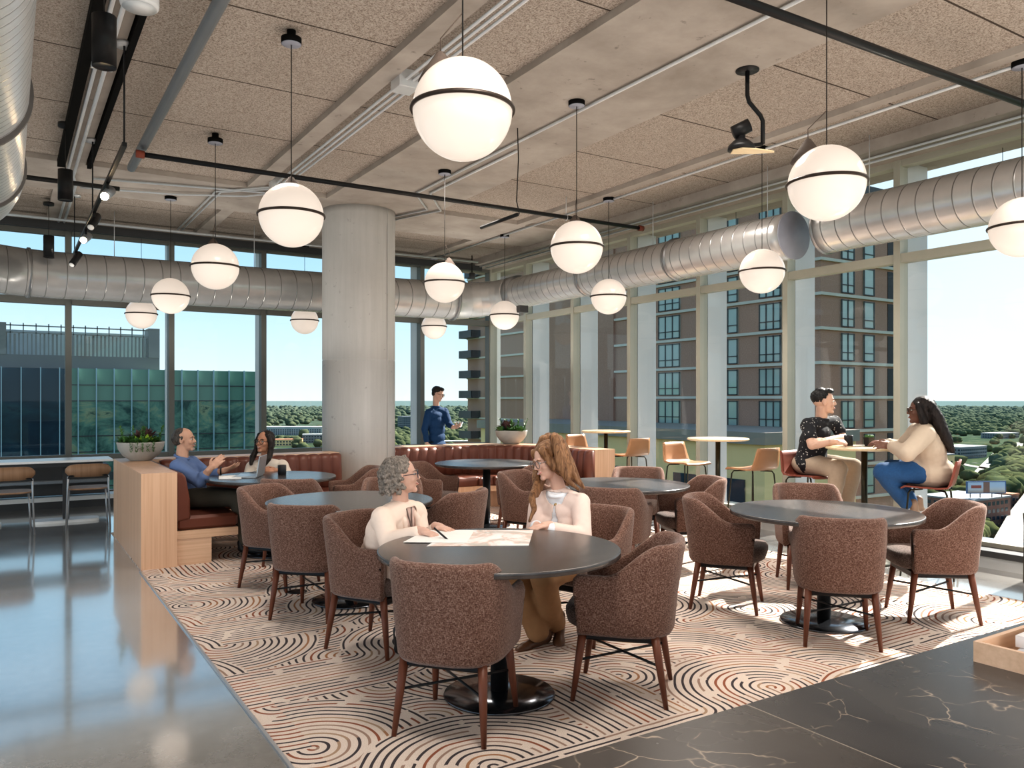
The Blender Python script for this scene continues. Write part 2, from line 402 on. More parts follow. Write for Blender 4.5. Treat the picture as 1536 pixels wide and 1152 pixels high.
x=U0; struct(MB().box(x-.03,x+.10,vback(x)-.06,vback(x)+.1,0,4.1).build('trim_50',M['mullion']))
struct(MB().box(x-.01,x+.28,vback(x)+.10,vback(x)+.14,-.3,4.3).build('trim_51',M['white']))
m=MB()
m.box(-9,7.4,12.62,13.0,0,.10,1); m.box(-9,7.4,12.60,13.0,.10,.16,0)
struct(m.build('baseboard_back',[M['white'],M['charcoal']]))
h=thing('window_heater','long grey heater cabinet below the back windows behind the counter table','heater')
MB().box(-7,1.2,12.45,12.85,.20,.60,0,.01).build('cabinet',M['charcoal'],h)
MB().box(-7,1.2,12.35,12.85,.36,.41,0,.01).build('ledge',M['steelgrey'],h)
# slab edge outside / header
struct(MB().box(-9,8.2,13.15,13.6,3.97,4.6).build('trim_60',M['fin']))
# ------------------------------------------------------------ chairs
def plan(s):
    L=.52
    if abs(s)>L:
        t=(abs(s)-L)/(1-L); x=.272-.012*t; y=-.02+.235*t; return (math.copysign(x,s),y,(math.copysign(1,s),0))
    a=s/L*math.pi/2; p=.72
    x=.272*math.copysign(abs(math.sin(a))**p,a); y=-.02-.265*abs(math.cos(a))**p
    nx,ny=x/.272**2, (y+.02)/.265**2; l=math.hypot(nx,ny); return (x,y,(nx/l,ny/l))
def chair_shell():
    m=MB(); rings=[]; N=56
    for i in range(N+1):
        s=-1+2*i/N; x,y,(nx,ny)=plan(s)
        q=min(1,max(0,(.06-y)/.25)); q=q*q*(3-2*q); h=.632+.158*q
        e=min(1,(1-abs(s))/.04); h-=.02*(1-e)**2
        pts=[]
        def P(o,z):
            g=.915+.085*min(1,max(0,(z-.33)/.25)); lean=-.035*max(0,(z-.55)/.24)*q
            X=(x-nx*o)*g; Y=(y-ny*o)*g+lean + (0 if y<.1 else 0); return (X,Y,z)
        for o,z in ((.010,.335),(0,.355),(0,.44),(0,.53),(0,h-.10),(0,h-.03),(.006,h-.010),(.018,h),(.032,h),(.044,h-.010),(.050,h-.03),(.052,h-.10),(.052,.5),(.052,.42),(.052,.36)):
            pts.append(P(o,z))
        rings.append(pts)
    m.loft(rings,0,True,True)
    # underside
    ring=[r[0] for r in rings]; m.add([(p[0],p[1],.338) for p in ring],[tuple(range(len(ring)))],0)
    return m
def superell(rx0,y0,y1,z,p=.5,n=36):
    out=[]; cy=(y0+y1)/2; ry=(y1-y0)/2
    for j in range(n):
        a=2*math.pi*j/n; c,s_=math.cos(a),math.sin(a)
        out.append((rx0*math.copysign(abs(c)**p,c), cy+ry*math.copysign(abs(s_)**p,s_), z))
    return out
def make_chair():
    root=thing('armchair','x','chair')
    chair_shell().build('shell',M['tweed'],root)
    m=MB(); m.loft([superell(.19,-.19,.24,.352),superell(.216,-.215,.268,.372),superell(.222,-.22,.280,.41),superell(.220,-.22,.280,.44),superell(.205,-.21,.262,.462),superell(.15,-.15,.20,.470)],0,True,True)
    m.build('seat',M['seat'],root)
    MB().box(-.19,.19,-.19,.2,.30,.35,0,.01).build('seat_base',M['blackm'],root)
    for sx in (-1,1):
        for ft in (1,-1):
            top=(sx*.185,.175 if ft>0 else -.175,.35); bot=(sx*.212,.225 if ft>0 else -.232,0)
            MB().tube([top,[ (top[k]*.5+bot[k]*.5) for k in range(3)],bot],[.0225,.0185,.0115],12).build('leg',M['walnut'],root)
    m=MB()
    for s_ in (-1,1): m.tube([(-.198,-.2*s_,.20),(.198,.2*s_,.20)],.0065,6)
    m.build('stretcher',M['black'],root)
    return root
chair0=make_chair(); used=[False]
def chair(x,t,phi,label,group):
    u,v=cv(x,t); rz=rz_of(phi)
    if not used[0]:
        used[0]=True; chair0.location=(u,v,.008); chair0.rotation_euler=(0,0,rz); tag(chair0,label,None,group); return chair0
    return dup(chair0,(u,v,.008),rz,label,group)
G='rust tweed armchairs around the dark tables'
CH=[(-.25,3.70,18,'nearest rust tweed armchair, back to the viewer, at the foreground table'),
 (.568,4.11,-76,'rust tweed armchair seen from its side right of the foreground table'),
 (-.81,4.86,118,'rust tweed armchair holding the grey-haired woman in cream'),
 (.46,5.10,-142,'rust tweed armchair holding the long-haired woman in pink cardigan'),
 (2.03,5.00,14,'rust tweed armchair, back to the viewer, in front of the right-hand table'),
 (2.886,5.51,-84,'rust tweed armchair at the right end of the right-hand table'),
 (1.56,5.80,112,'rust tweed armchair at the left side of the right-hand table'),
 (2.40,6.45,-172,'rust tweed armchair tucked behind the right-hand table'),
 (-1.38,5.59,13,'rust tweed armchair, back to the viewer, at the table behind the grey-haired woman'),
 (-1.87,6.45,112,'rust tweed armchair nearest the oak bench end with its open side facing right'),
 (-.52,6.30,-62,'rust tweed armchair just behind the grey-haired woman\'s writing hands'),
 (-1.05,7.00,172,'rust tweed armchair half hidden behind the grey-haired woman\'s head'),
 (-1.98,7.32,6,'rust tweed armchair, back to the viewer, at the table with the laptop'),
 (-1.66,8.30,-108,'rust tweed armchair in front of the concrete column beside the laptop table'),
 (-.88,8.85,108,'rust tweed armchair left of the small table in the curved booth'),
 (.14,8.85,-58,'rust tweed armchair right of the small table in the curved booth'),
 (.19,7.75,122,'grey-lit tweed armchair directly behind the long-haired woman\'s head'),
 (.86,6.62,24,'tweed armchair right behind the long-haired woman\'s chair, back to the viewer'),
 (1.27,8.10,-168,'tweed armchair on the far side of the middle table near the high stools'),
 (1.60,7.22,-98,'tweed armchair at the right side of the middle table'),]
for a in CH: chair(*a,G)
# ------------------------------------------------------------ round dining tables
def make_table():
    root=thing('round_table','x','table')
    MB().lathe([(.30,.716),(.600,.716),(.6095,.719),(.610,.741),(.607,.7445),(.60,.745),(.01,.7455)],seg=96).build('tabletop',M['top'],root)
    m=MB(); m.lathe([(.045,.02),(.045,.70)],seg=24); m.lathe([(.16,.70),(.16,.711)],seg=24); m.build('post',M['black'],root)
    MB().lathe([(.275,0),(.282,.006),(.278,.014),(.12,.022),(.05,.03)],seg=64).build('base_plate',M['basegl'],root)
    return root
t0=make_table()
TB=[(-.064,4.04,'foreground round dark table with the papers on it'),(2.09,5.36,'round dark table at the right with four empty armchairs'),
 (-1.20,5.95,'round dark table behind the grey-haired woman'),(-2.33,7.76,'round dark table with laptop where the man in blue sits'),
 (-.30,9.45,'round dark table standing in the curved leather booth'),(.95,7.07,'round dark table behind the long-haired woman')]
for k,(x,t,l) in enumerate(TB):
    u,v=cv(x,t)
    if k==0: t0.location=(u,v,.008); tag(t0,l,None,'round dark dining tables')
    else: dup(t0,(u,v,.008),k*.7,l,'round dark dining tables')
# ------------------------------------------------------------ high tables and stools
def make_high():
    root=thing('high_table','x','table')
    MB().lathe([(.31,1.035),(.34,1.043),(.343,1.055),(.335,1.062),(.01,1.062)],seg=64).build('tabletop',M['maple'],root)
    m=MB(); m.lathe([(.028,.02),(.028,1.035)],seg=16); m.build('post',M['bronze'],root)
    MB().lathe([(.25,0),(.25,.012),(.04,.022)],seg=40).build('base_plate',M['bronze'],root)
    return root
def make_stool(shell):
    root=thing('bar_stool','x','stool')
    # bent shell: seat and low back, one sheet
    prof=[(.20,.735),(.17,.752),(.08,.748),(-.08,.742),(-.15,.750),(-.185,.785),(-.205,.86),(-.222,.94),(-.232,.985)]
    rings=[]
    for side in (1,-1):
        for (y,z) in (prof if side==1 else prof[::-1]):
            o=.007*side
            w=.205 if z<.78 else .205-.035*(z-.78)/.2
            ring=[]
            for j in range(9):
                s_=-1+2*j/8; cu=.018*s_*s_
                n_=(0,1) if z>.80 else (.0,0)
                ring.append((w*s_, y+(cu if z>.78 else 0)+(o if z>.77 else 0), z+(cu*.6 if z<=.78 else 0)+(o if z<=.77 else 0)))
            rings.append(ring)
    m=MB(); m.loft(rings,0,False,True,closed=False,loop=False)
    n_=len(prof)
    # side and end edges
    vs=m.v; 
    for i in range(n_-1):
        for j in (0,8):
            a=i*9+j; b=(i+1)*9+j; c_=(2*n_-2-i)*9+j; d=(2*n_-1-i)*9+j
            m.f.append((a,b,c_,d)); m.m.append(0); m.sm.append(False)
    for j in range(8):
        m.f.append((j,j+1,(2*n_-1)*9+j+1,(2*n_-1)*9+j)); m.m.append(0); m.sm.append(False)
    m.build('shell_seat',shell,root)
    for sx in (-1,1):
        for sy in (-1,1):
            MB().tube([(sx*.06,sy*.05,.732),(sx*.15,sy*.13,.728),(sx*.165,sy*.145,.70),(sx*.215,sy*.20,0)],.008,8).build('leg',M['bronze'],root)
    m=MB(); zf=.28; a=.165+.05*(.70-zf)/.70; b=.145+.055*(.70-zf)/.70
    m.tube([(-a,b,zf),(a,b,zf)],.007,6); m.tube([(-a,-b,zf+.0),(a,-b,zf)],.007,6); m.build('footrest',M['bronze'],root)
    return root
HT=[(3.26,7.40,'round maple high table between the man in black and the woman in tan'),(2.33,9.05,'round maple high table with two empty stools by the windows'),(1.315,11.2,'farthest round maple high table behind the booth end')]
h0=make_high()
for k,(x,t,l) in enumerate(HT):
    u,v=cv(x,t)
    if k==0: h0.location=(u,v,0); tag(h0,l,None,'maple high tables')
    else: dup(h0,(u,v,0),k,l,'maple high tables')
ST_=[ (0,.60,'red','russet bar stool under the man in the black shirt'),(0,-.62,'red','russet bar stool under the woman in the tan blazer'),
 (1,.50,'tan','tan bar stool left of the middle high table'),(1,-.50,'tan','tan bar stool right of the middle high table, seat facing left'),
 (2,.50,'tan','tan bar stool beyond the farthest high table'),(2,-.50,'tan','tan bar stool near side of the farthest high table')]
s1=None; s2=None
for k,off,kind,l in ST_:
    u,v=cv(HT[k][0],HT[k][1]); v+=off; rz=math.pi if off>0 else 0
    if kind=='red' and s1 is None: o=s1=make_stool(M['red_shell']); o.location=(u,v,0); o.rotation_euler=(0,0,rz); o['label']=l
    elif kind=='tan' and s2 is None: o=s2=make_stool(M['tan_shell']); o.location=(u,v,0); o.rotation_euler=(0,0,rz); o['label']=l
    else: o=dup(s1 if kind=='red' else s2,(u,v,0),rz+(R(24) if kind=='red' else 0),l)
    o['group']='bar stools at the high tables'
# wire-framed chair at the right edge
r=thing('wire_lounge_chair','dark thin wire-framed chair cut off by the right edge','chair',(7.12,2.98,0),R(100))
m=MB()
for s_ in (-1,1):
    m.tube([(s_*.26,.28,.60),(s_*.26,.26,.50),(s_*.27,.24,.05),(s_*.27,.21,.015),(s_*.27,-.22,.015),(s_*.27,-.25,.05),(s_*.25,-.12,.42),(s_*.24,-.30,.78)],.011,8)
m.tube([(-.24,-.30,.78),(.24,-.30,.78)],.011,8); m.tube([(-.26,.27,.45),(.26,.27,.45)],.009,8)
m.build('frame',M['bronze'],r)
MB().box(-.24,.24,-.18,.25,.42,.47,0,.015).build('seat',M['charcoal'],r)
# ------------------------------------------------------------ booths
W=.85
m=MB(); m.box(.985,1.28,7.62,9.42,.008,W); w=m.build('low_wall',M['oak']); tag(w,'pale oak low wall with flat top at the end of the left booth','partition')
w=MB().box(.985,3.44,9.42,9.75,.008,W).build('low_wall',M['oakx']); tag(w,'pale oak low wall running behind the man in blue to the column','partition')
def path_right():
    P=[(4.36,10.0)]
    P+= [(5.38+1.0*math.sin(a),9.0+1.0*math.cos(a)) for a in [R(k*7.5) for k in range(0,13)]]
    P.append((6.38,8.12)); return P
def offs(P,d):
    out=[]
    for i,p in enumerate(P):
        a=Vector(P[max(i-1,0)]); b=Vector(P[min(i+1,len(P)-1)]); t=(b-a).normalized(); n_=Vector((-t.y,t.x)); out.append((p[0]+n_.x*d,p[1]+n_.y*d))
    return out
PR=path_right()
def wall_along(P,d0,d1,z0,z1):
    A=offs(P,d0); B=offs(P,d1); m=MB(); rings=[]
    for a,b in zip(A,B): rings.append([(a[0],a[1],z0),(b[0],b[1],z0),(b[0],b[1],z1),(a[0],a[1],z1)])
    m.loft(rings,0,True,False); return m
w=wall_along(PR,0,.33,.008,W).build('low_wall',M['oak']); tag(w,'curved pale oak low wall wrapping the far booth','partition')
def resample(P,step):
    pts=[Vector(p) for p in P]; out=[]; L=[0]
    for i in range(1,len(pts)): L.append(L[-1]+(pts[i]-pts[i-1]).length)
    n=max(1,round(L[-1]/step))
    for k in range(n+1):
        d=L[-1]*k/n; i=max(j for j in range(len(L)) if L[j]<=d+1e-9); i=min(i,len(pts)-2)
        f=(d-L[i])/(L[i+1]-L[i]); q=pts[i].lerp(pts[i+1],f); t=(pts[i+1]-pts[i]).normalized(); out.append((q,Vector((t.y,-t.x))))
    return out
def channels(P,w,z0,z1,th=.09):
    """vertical channel-tufted back; inner side = right of the path"""
    sub=8; n=max(1,round(sum((Vector(P[i+1])-Vector(P[i])).length for i in range(len(P)-1))/w)); S=resample(P,sum((Vector(P[i+1])-Vector(P[i])).length for i in range(len(P)-1))/(n*sub))
    rings=[]
    for k,(q,nn) in enumerate(S):
        b=abs(math.sin(math.pi*k/sub))**.55*.035
        ring=[]
        for (o,z) in ((0,z0),(th*.75+b*.3,z0),(th+b,z0+.04),(th*.95+b,(z0+z1)/2),(th*.8+b,z1-.05),(th*.7+b*.7,z1-.012),(th*.45,z1+.012*(b/.035)),(0,z1)):
            ring.append((q.x+nn.x*o,q.y+nn.y*o,z))
        rings.append(ring)
    return MB().loft(rings,0,True,True)
def seatpad(P,d0,d1,w):
    n=max(1,round(sum((Vector(P[i+1])-Vector(P[i])).length for i in range(len(P)-1))/w)); sub=6
    S=resample(P,sum((Vector(P[i+1])-Vector(P[i])).length for i in range(len(P)-1))/(n*sub)); rings=[]
    for k,(q,nn) in enumerate(S):
        b=abs(math.sin(math.pi*k/sub))**.5*.014
        rings.append([(q.x+nn.x*o,q.y+nn.y*o,z+b*(z>.40)) for o,z in ((d0,.32),(d1-.005,.32),(d1,.34),(d1,.42),(d1-.025,.44),(d0,.44))])
    return MB().loft(rings,0,True,True)
def booth(name,label,P,ext):
    r=thing(name,label,'bench')
    channels(P,.135,.42,.835).build('back_cushion',M['leather'],r)
    seatpad(P,.02,.54,.30).build('seat_cushion',M['leather'],r)
    wall_along(P,-.02,-.53,.245,.32).build('seat_frame',M['oak'],r)
    wall_along(P,-.02,-.34,0,.245).build('plinth',M['oak'],r)
    return r
booth('leather_booth_bench','curved russet leather bench with channelled back beyond the column',PR,0)
r=thing('leather_booth_bench','corner russet leather bench where the man in blue sits','bench')
PB=[(1.40,9.42),(3.44,9.42)]
channels(PB,.135,.42,.835).build('back_cushion',M['leather'],r)
m=MB()
m.loft([[(x,7.65,z) for x,z in q] for q in [[(1.28,.40),(1.40,.42),(1.395,.60),(1.36,.80),(1.33,.84),(1.28,.84)]]]+[[(x,9.42,z) for x,z in [(1.28,.40),(1.40,.42),(1.395,.60),(1.36,.80),(1.33,.84),(1.28,.84)]]],0,True,False)
o=m.build('back_cushion',M['leather'],r); b=o.modifiers.new('b','BEVEL'); b.width=.02; b.segments=3
m=MB(); m.box(1.285,1.82,7.66,9.4,.32,.445,0,.025); m.box(1.82,3.44,8.88,9.4,.32,.445,0,.025); m.build('seat_cushion',M['leather'],r)
m=MB(); m.box(1.285,1.815,7.65,9.4,.245,.318); m.box(1.815,3.44,8.89,9.4,.245,.318); m.build('seat_frame',M['oakx'],r)
m=MB(); m.box(1.285,1.58,7.66,9.4,0,.244); m.box(1.58,3.44,9.12,9.4,0,.244); m.build('plinth',M['oakx'],r)
# ------------------------------------------------------------ stone bowls with plants
def leaves(mb,c,n,r,L,mi,up=.6,rnd=random):
    for _ in range(n):
        a=rnd.uniform(0,6.28); d=rnd.uniform(0,1)**.5*r; el=rnd.uniform(up*.4,1.4)
        p=Vector((c[0]+d*math.cos(a),c[1]+d*math.sin(a),c[2])); 
        dirv=Vector((math.cos(a)*math.cos(el),math.sin(a)*math.cos(el),math.sin(el))); l=L*rnd.uniform(.6,1.1)
        s_=dirv.cross(Vector((0,0,1))).normalized()*l*.22
        q=p+dirv*l*.55+Vector((0,0,.0)); e_=p+dirv*l-Vector((0,0,l*.15))
        mb.add([p,q+s_,e_,q-s_,q+Vector((0,0,-l*.06))],[(0,1,4),(1,2,4),(2,3,4),(3,0,4)],mi,True)
def bowl(loc,rr,h,label,lime,rz=0):
    r=thing('planter_bowl',label,'planter',loc,rz)
    prof=[(rr*.40,0),(rr*.46,.005),(rr*.50,.012),(rr*.75,h*.28),(rr*.93,h*.6),(rr,h*.92),(rr,h),(rr*.95,h),(rr*.93,h*.9)]
    MB().lathe(prof,seg=48).build('bowl',M['bowl'],r)
    MB().lathe([(rr*.93,h*.86),(rr*.6,h*.95),(.005,h*.98)],seg=32).build('soil',M['soil'],r)
    rnd=random.Random(int(rr*1000)+int(lime))
    m=MB()
    for k in range(16):
        a=rnd.uniform(0,6.28); d=rnd.uniform(.2,.85)*rr; leaves(m,(d*math.cos(a),d*math.sin(a),h*.93),26,.035,rr*.42,0,rnd=rnd)
    for k in range(7):   # upright twigs
        a=rnd.uniform(0,6.28); d=rnd.uniform(.3,.9)*rr; b=(d*math.cos(a),d*math.sin(a),h)
        tip=(b[0]*1.25,b[1]*1.25,h+rr*.62); m.tube([b,tip],.003,5)
        for q in range(7): f=q/6; leaves(m,tuple(b[i]*(1-f)+tip[i]*f for i in range(3)),4,.006,rr*.2,0,rnd=rnd)
    m.build('foliage',M['leaf'],r)
    m=MB(); leaves(m,(rr*.05,-rr*.35,h),60,rr*.3,rr*.42,0,.5,rnd); m.build('lime_foliage' if lime else 'pale_foliage',M['leaf2'] if lime else M['leaf'],r)
    m=MB(); leaves(m,(rr*.15,rr*.2,h+.02),50,rr*.22,rr*.65,0,1.2,rnd); m.build('plum_foliage',M['leaf3'],r)
    m=MB()
    for k in range(5):
        a=-1.2-.22*k; x0,y0=rr*1.0*math.cos(a),rr*1.0*math.sin(a)
        for q in range(9): leaves(m,(x0*1.03,y0*1.03,h-.012-q*h*.055),4,.008,.03,0,rnd=rnd)
    m.build('trailing_foliage',M['leaf'],r)
    return r
bowl((1.20,9.30,W),.235,.20,'stone bowl planter with lime succulents on the oak end wall',True)
bowl((6.22,9.88,W),.235,.20,'stone bowl planter with succulents on the curved booth wall',False,2)
# ------------------------------------------------------------ long counter table + two wooden chairs at far left
r=thing('counter_table','long white counter table along the far left windows','table')
MB().box(-3.2,1.11,11.0,11.55,.735,.765,0,.006).build('tabletop',M['whitetop'],r)
MB().box(-3.1,1.0,11.08,11.47,.68,.735,0,.006).build('apron',M['charcoal'],r)
for px in (.61,-.42,-1.8):
    MB().box(px-.035,px+.035,11.24,11.31,.03,.68).build('post',M['charcoal'],r)
    m=MB(); m.loft([superell(.36,-.16,.16,z,.45) for z in (0,.02,.03)],0,True,False); b=m.build('base_plate',M['white'],r,loc=(px,11.27,0))
def side_chair():
    root=thing('wooden_side_chair','x','chair')
    m=MB(); rings=[]
    for i in range(17):
        s_=-1+2*i/16; x=.235*s_; y=-.20-.06*(1-s_*s_); e_=math.sqrt(max(0,1-abs(s_)**5)); zc=.685; hh=.075*max(.25,e_)
        rings.append([(x,y,zc-hh),(x,y-.014,zc-hh),(x,y-.018,zc),(x,y-.014,zc+hh),(x,y,zc+hh),(x,y+.002,zc)])
    m.loft(rings,0,True,True); m.build('backrest',M['brownwood'],root)
    m=MB(); m.loft([superell(.20,-.2,.21,.452,.55),superell(.222,-.215,.225,.462,.55),superell(.218,-.21,.22,.474,.55)],0,True,False); m.build('seat',M['brownwood'],root)
    m=MB(); m.tube([(-.205,-.24,.60),(-.19,-.245,.625),(.19,-.245,.625),(.205,-.24,.60)],.009,8); m.build('back_rail',M['blackm'],root)
    for sx in (-1,1):
        MB().tube([(sx*.205,-.24,.62),(sx*.21,-.20,.45),(sx*.225,-.24,0)],.010,8).build('leg',M['alu'],root)
        MB().tube([(sx*.19,.17,.45),(sx*.215,.21,0)],.010,8).build('leg',M['alu'],root)
    return root
c0=side_chair(); c0.location=(.02,10.55,0); c0.rotation_euler=(0,0,R(2)); tag(c0,'wooden-backed side chair at the counter, leftmost in the picture',None,'wooden side chairs at the counter')
dup(c0,(.80,10.62,0),R(-3),'wooden-backed side chair at the counter, right of its twin')
# ------------------------------------------------------------ marble counter, tray, books
r=thing('stone_counter','dark veined stone counter filling the bottom right corner','counter')
MB().box(.45,4.6,-.35,1.08,.865,.905,0,.003).build('worktop',M['marble'],r)
MB().box(.50,4.55,-.30,1.03,0,.865).build('cabinet',M['charcoal'],r)
tz=.905
r=thing('wooden_tray','light wood tray on the stone counter','tray',(2.12,.62,tz),R(-2))
m=MB(); a,b,h_=.37,.24,.046
TR=sv(1460,981,1.817); r.location=(TR.x,TR.y,tz); r.rotation_euler=(0,0,R(1))
m.box(0,.70,-.42,0,0,.008); m.box(0,.012,-.42,0,.008,h_); m.box(.688,.70,-.42,0,.008,h_); m.box(.012,.688,-.012,0,.008,h_); m.box(.012,.688,-.42,-.408,.008,h_)
m.build('tray_body',M['oakx'],r)
def book(c,s,rz,label,col,group='books in the wooden tray'):
    r=thing('book',label,'book',c,rz,group)
    MB().box(-s[0]/2,s[0]/2,-s[1]/2,s[1]/2,.002,s[2]-.002).build('pages',M['paper'],r)
    m=MB(); m.box(-s[0]/2-.003,s[0]/2+.003,-s[1]/2-.003,s[1]/2,0,.002); m.box(-s[0]/2-.003,s[0]/2+.003,-s[1]/2-.003,s[1]/2,s[2]-.002,s[2]); m.box(-s[0]/2-.004,-s[0]/2-.002,-s[1]/2-.003,s[1]/2,0,s[2]); m.build('cover',col,r)
bx=r.matrix_world
C1=simple('grey_book_cover',(.50,.50,.52),.4); C2=simple('pale_book_cover',(.66,.62,.60),.4)
u_,v_=TR.x,TR.y
book((u_+.205,v_-.13,tz+.009),(.26,.19,.022),R(12),'grey patterned book lying at the bottom in the wooden tray',C1)
book((u_+.215,v_-.125,tz+.032),(.24,.17,.026),R(4),'pale book lying on top in the wooden tray',C2)
# ------------------------------------------------------------ ceiling services
def pendant(px,py,cone=None,label='',zc=2.75):
    t=(zc-EYE)*1200/(599-py); p=sv(px,py,t)
    r=thing('globe_pendant',label,'pendant lamp',(p.x,p.y,zc),0,'opal globe pendants under the ceiling')
    MB().lathe([(.215*math.sin(R(a)),-.215*math.cos(R(a))) for a in range(3,178,5)],seg=64).build('globe',M['globe'],r)
    m=MB(); n=72
    rings=[]
    for i in range(n):
        a=2*math.pi*i/n; rings.append([( q*math.cos(a),q*math.sin(a),z) for q,z in ((.214,-.007),(.225,-.009),(.228,0),(.225,.009),(.214,.007))])
    m.loft(rings,0,False,True,loop=True); m.build('ring',M['ring'],r)
    top=CZ-zc
    MB().tube([(0,0,.21),(0,0,top-.03)],.0035,6).build('cord',M['cord'],r)
    m=MB(); m.lathe([(.068,top-.038),(.068,top+.004),(.03,top+.006),(.03,top+.056)],seg=32,mi=0); m.lathe([(.062,top-.042),(.067,top-.038)],seg=32,mi=1); m.build('canopy',[M['blackmatte'],M['cap']],r)
    if cone:
        m=MB(); dx,dy=cv(*cone)
        m.lathe([(.098,.14),(.075,.185),(.018,.268),(.007,.275)],(dx,dy,0),24); m.tube([(dx,dy,.27),(dx,dy,.33),(0,0,.42)],.003,5)
        m.build('cone_cap',M['cone'],r)
    return r
PD=[(694,165,(-.10,.05),'largest opal globe pendant, nearest the viewer at top centre'),
(437,323,(-.012,.04),'opal globe pendant hanging just left of the concrete column'),
(323,400,(-.035,.04),'opal globe pendant second from the column on the left, before the duct'),
(256,444,None,'small opal globe pendant over the left window, upper of the close pair'),
(212,471,None,'leftmost opal globe pendant, lower of the close pair'),
(457,481,None,'small far opal globe pendant against the window left of the column'),
(667,424,(.045,.04),'opal globe pendant just right of the column over the corner duct'),
(651,490,None,'smallest far opal globe pendant above the standing man'),
(757,473,None,'small opal globe pendant at the window corner above the stone bowl'),
(865,371,(-.008,.04),'opal globe pendant in the middle under the black sprinkler pipe end'),
(913,445,None,'opal globe pendant in front of the right windows, middle distance'),
(1143,407,None,'opal globe pendant below the ceiling fixture in front of the right windows'),
(1240,275,(-.09,.05),'large opal globe pendant at the gap in the right duct'),
(1533,341,None,'opal globe pendant cut by the right edge of the picture')]
for px,py,cn,l in PD: pendant(px,py,cn,l)
# cylinder downlights hung in a row
for v,l in ((4.75,'large black cylinder downlight hung near the left duct, nearest'),(8.12,'black cylinder downlight hung behind the nearest one'),(11.5,'grey-lit cylinder downlight hung farthest, before the left window')):
    r=thing('cylinder_pendant',l,'pendant lamp',(.435,v,3.40),0,'hung cylinder downlights')
    MB().lathe([(.054,-.13),(.06,-.135),(.06,.135),(.02,.14)],seg=32).build('body',M['black'],r)
    MB().lathe([(.052,-.128),(.004,-.127)],seg=24).build('lens',M['paper'],r)
    MB().tube([(0,0,.14),(0,0,.55)],.004,6).build('cord',M['cord'],r)
    MB().lathe([(.06,.515),(.06,.55)],seg=24).build('canopy',M['black'],r)
# hanging track with spotlights
r=thing('light_track','black lighting track hanging on a rod near the left duct','track')
MB().box(.665,.695,6.06,10.95,3.235,3.265).build('rail',M['black'],r)
m=MB()
for y in (6.08,8.5,10.9): m.tube([(.68,y,3.26),(.68,y,3.97)],.007,6)
m.build('rod',M['black'],r)
m=MB()
for y in (6.08,8.5,10.9): m.lathe([(.07,3.93),(.07,3.95)],(.68,y,0),24)
m.build('canopy',M['galv'],r)
def spot(v,aim,lit,label):
    r=thing('track_spotlight',label,'spotlight',(.68,v,3.15),0,'spotlights on the hanging track')
    d=Vector(aim).normalized(); 
    m=MB(); c=Vector((0,0,0)); m.tube([c-d*.10,c+d*.10],.038,20); m.build('body',M['black'] if not lit else M['steelgrey'],r)
    m=MB(); m.tube([(0,0,.02),(0,0,.09)],.012,8); m.build('stem',M['black'],r)
    m=MB(); m.tube([c+d*.101,c+d*.108],.03 if lit else .028,20); m.build('lens',M['lampglow'] if lit else M['paper'],r)
spot(7.15,(-.30,-.85,-.45),True,'lit track spotlight, nearer of the two glowing ones')
spot(8.35,(-.35,-.75,-.75),False,'unlit black track spotlight between the two glowing ones')
spot(9.25,(-.30,-.9,-.4),True,'lit track spotlight, farther of the two glowing ones')
spot(10.7,(-.45,-.5,-.8),False,'farthest track spotlight angled down over the left window')
r=thing('ceiling_speaker','pale cylinder speaker under the ceiling at top left','speaker',(.60,4.70,3.62))
MB().lathe([(.07,-.02),(.095,-.012),(.098,.0),(.098,.33)],seg=40).build('housing',M['fin'],r)
MB().lathe([(.085,-.021),(.004,-.022)],seg=30).build('grille',M['fin'],r)
# strips and conduits (each its own thing)
def pipe(name,label,pts,rad,mat,cat='pipe',group=None,seg=10):
    o=MB().tube(pts,rad,seg).build(name,mat); return tag(o,label,cat,group)
tag(MB().box(.43,.50,-1,9.4,3.88,3.95).build('shadow_strip',M['blackmatte']),'wide black strip standing for a shadow gap in the ceiling beside the left duct','shadow strip')  # black strips added where the ceiling recess only lies in shadow
tag(MB().box(.70,.74,-1,9.4,3.90,4.0).build('shadow_strip',M['blackmatte']),'thin black strip standing for a shadow gap in the ceiling right of the wider one','shadow strip')
for k,u in enumerate((.535,.60)):
    pipe('conduit','silver conduit running beside the black shadow strip, '+('left of its pair' if k==0 else 'right of its pair'),[(u,-1,3.90),(u,9.8,3.90),(u+.05,10.2,3.90),(u+.05,12.4,3.90)],.016,M['galv'],'conduit','silver conduits on the ceiling')
tag(MB().box(.50,.64,6.2,6.4,3.85,3.95,0,.004).build('junction_box',M['galv']),'silver junction box on the left conduits','junction box')
tag(MB().box(2.50,2.66,5.55,5.72,3.87,4.02,0,.004).build('junction_box',M['galv']),'silver junction box on the conduits left of the largest globe','junction box')
tag(MB().box(2.50,2.62,9.0,9.12,3.87,4.02,0,.004).build('junction_box',M['galv']),'silver junction box above the globe beside the column','junction box')
pipe('drain_pipe','thick grey pipe under the ceiling at upper left',[(1.06,-1,3.84),(1.06,8.9,3.84)],.042,M['steelgrey'],seg=16)
for k in range(3):
    u=2.56+.055*k
    pipe('conduit','silver conduit of the run beside the largest globe, '+('left','middle','right')[k]+' of three',[(u,-1,3.93),(u,9.2+.05*k,3.93),(u-.5,9.75,3.93),(u-.5,12.4,3.93)] if k<2 else [(u,-1,3.93),(u,9.3,3.93),(u-.1,9.5,3.93),(.8,9.9,3.93)],.012,M['galv'],'conduit','silver conduits on the ceiling')
pipe('conduit','silver conduit over the centre bending toward the column',[(4.08,-1,3.93),(4.08,7.2,3.93),(4.08,8.6,3.93),(4.55,9.25,3.93),(4.32,9.9,3.93)],.013,M['galv'],'conduit','silver conduits on the ceiling')
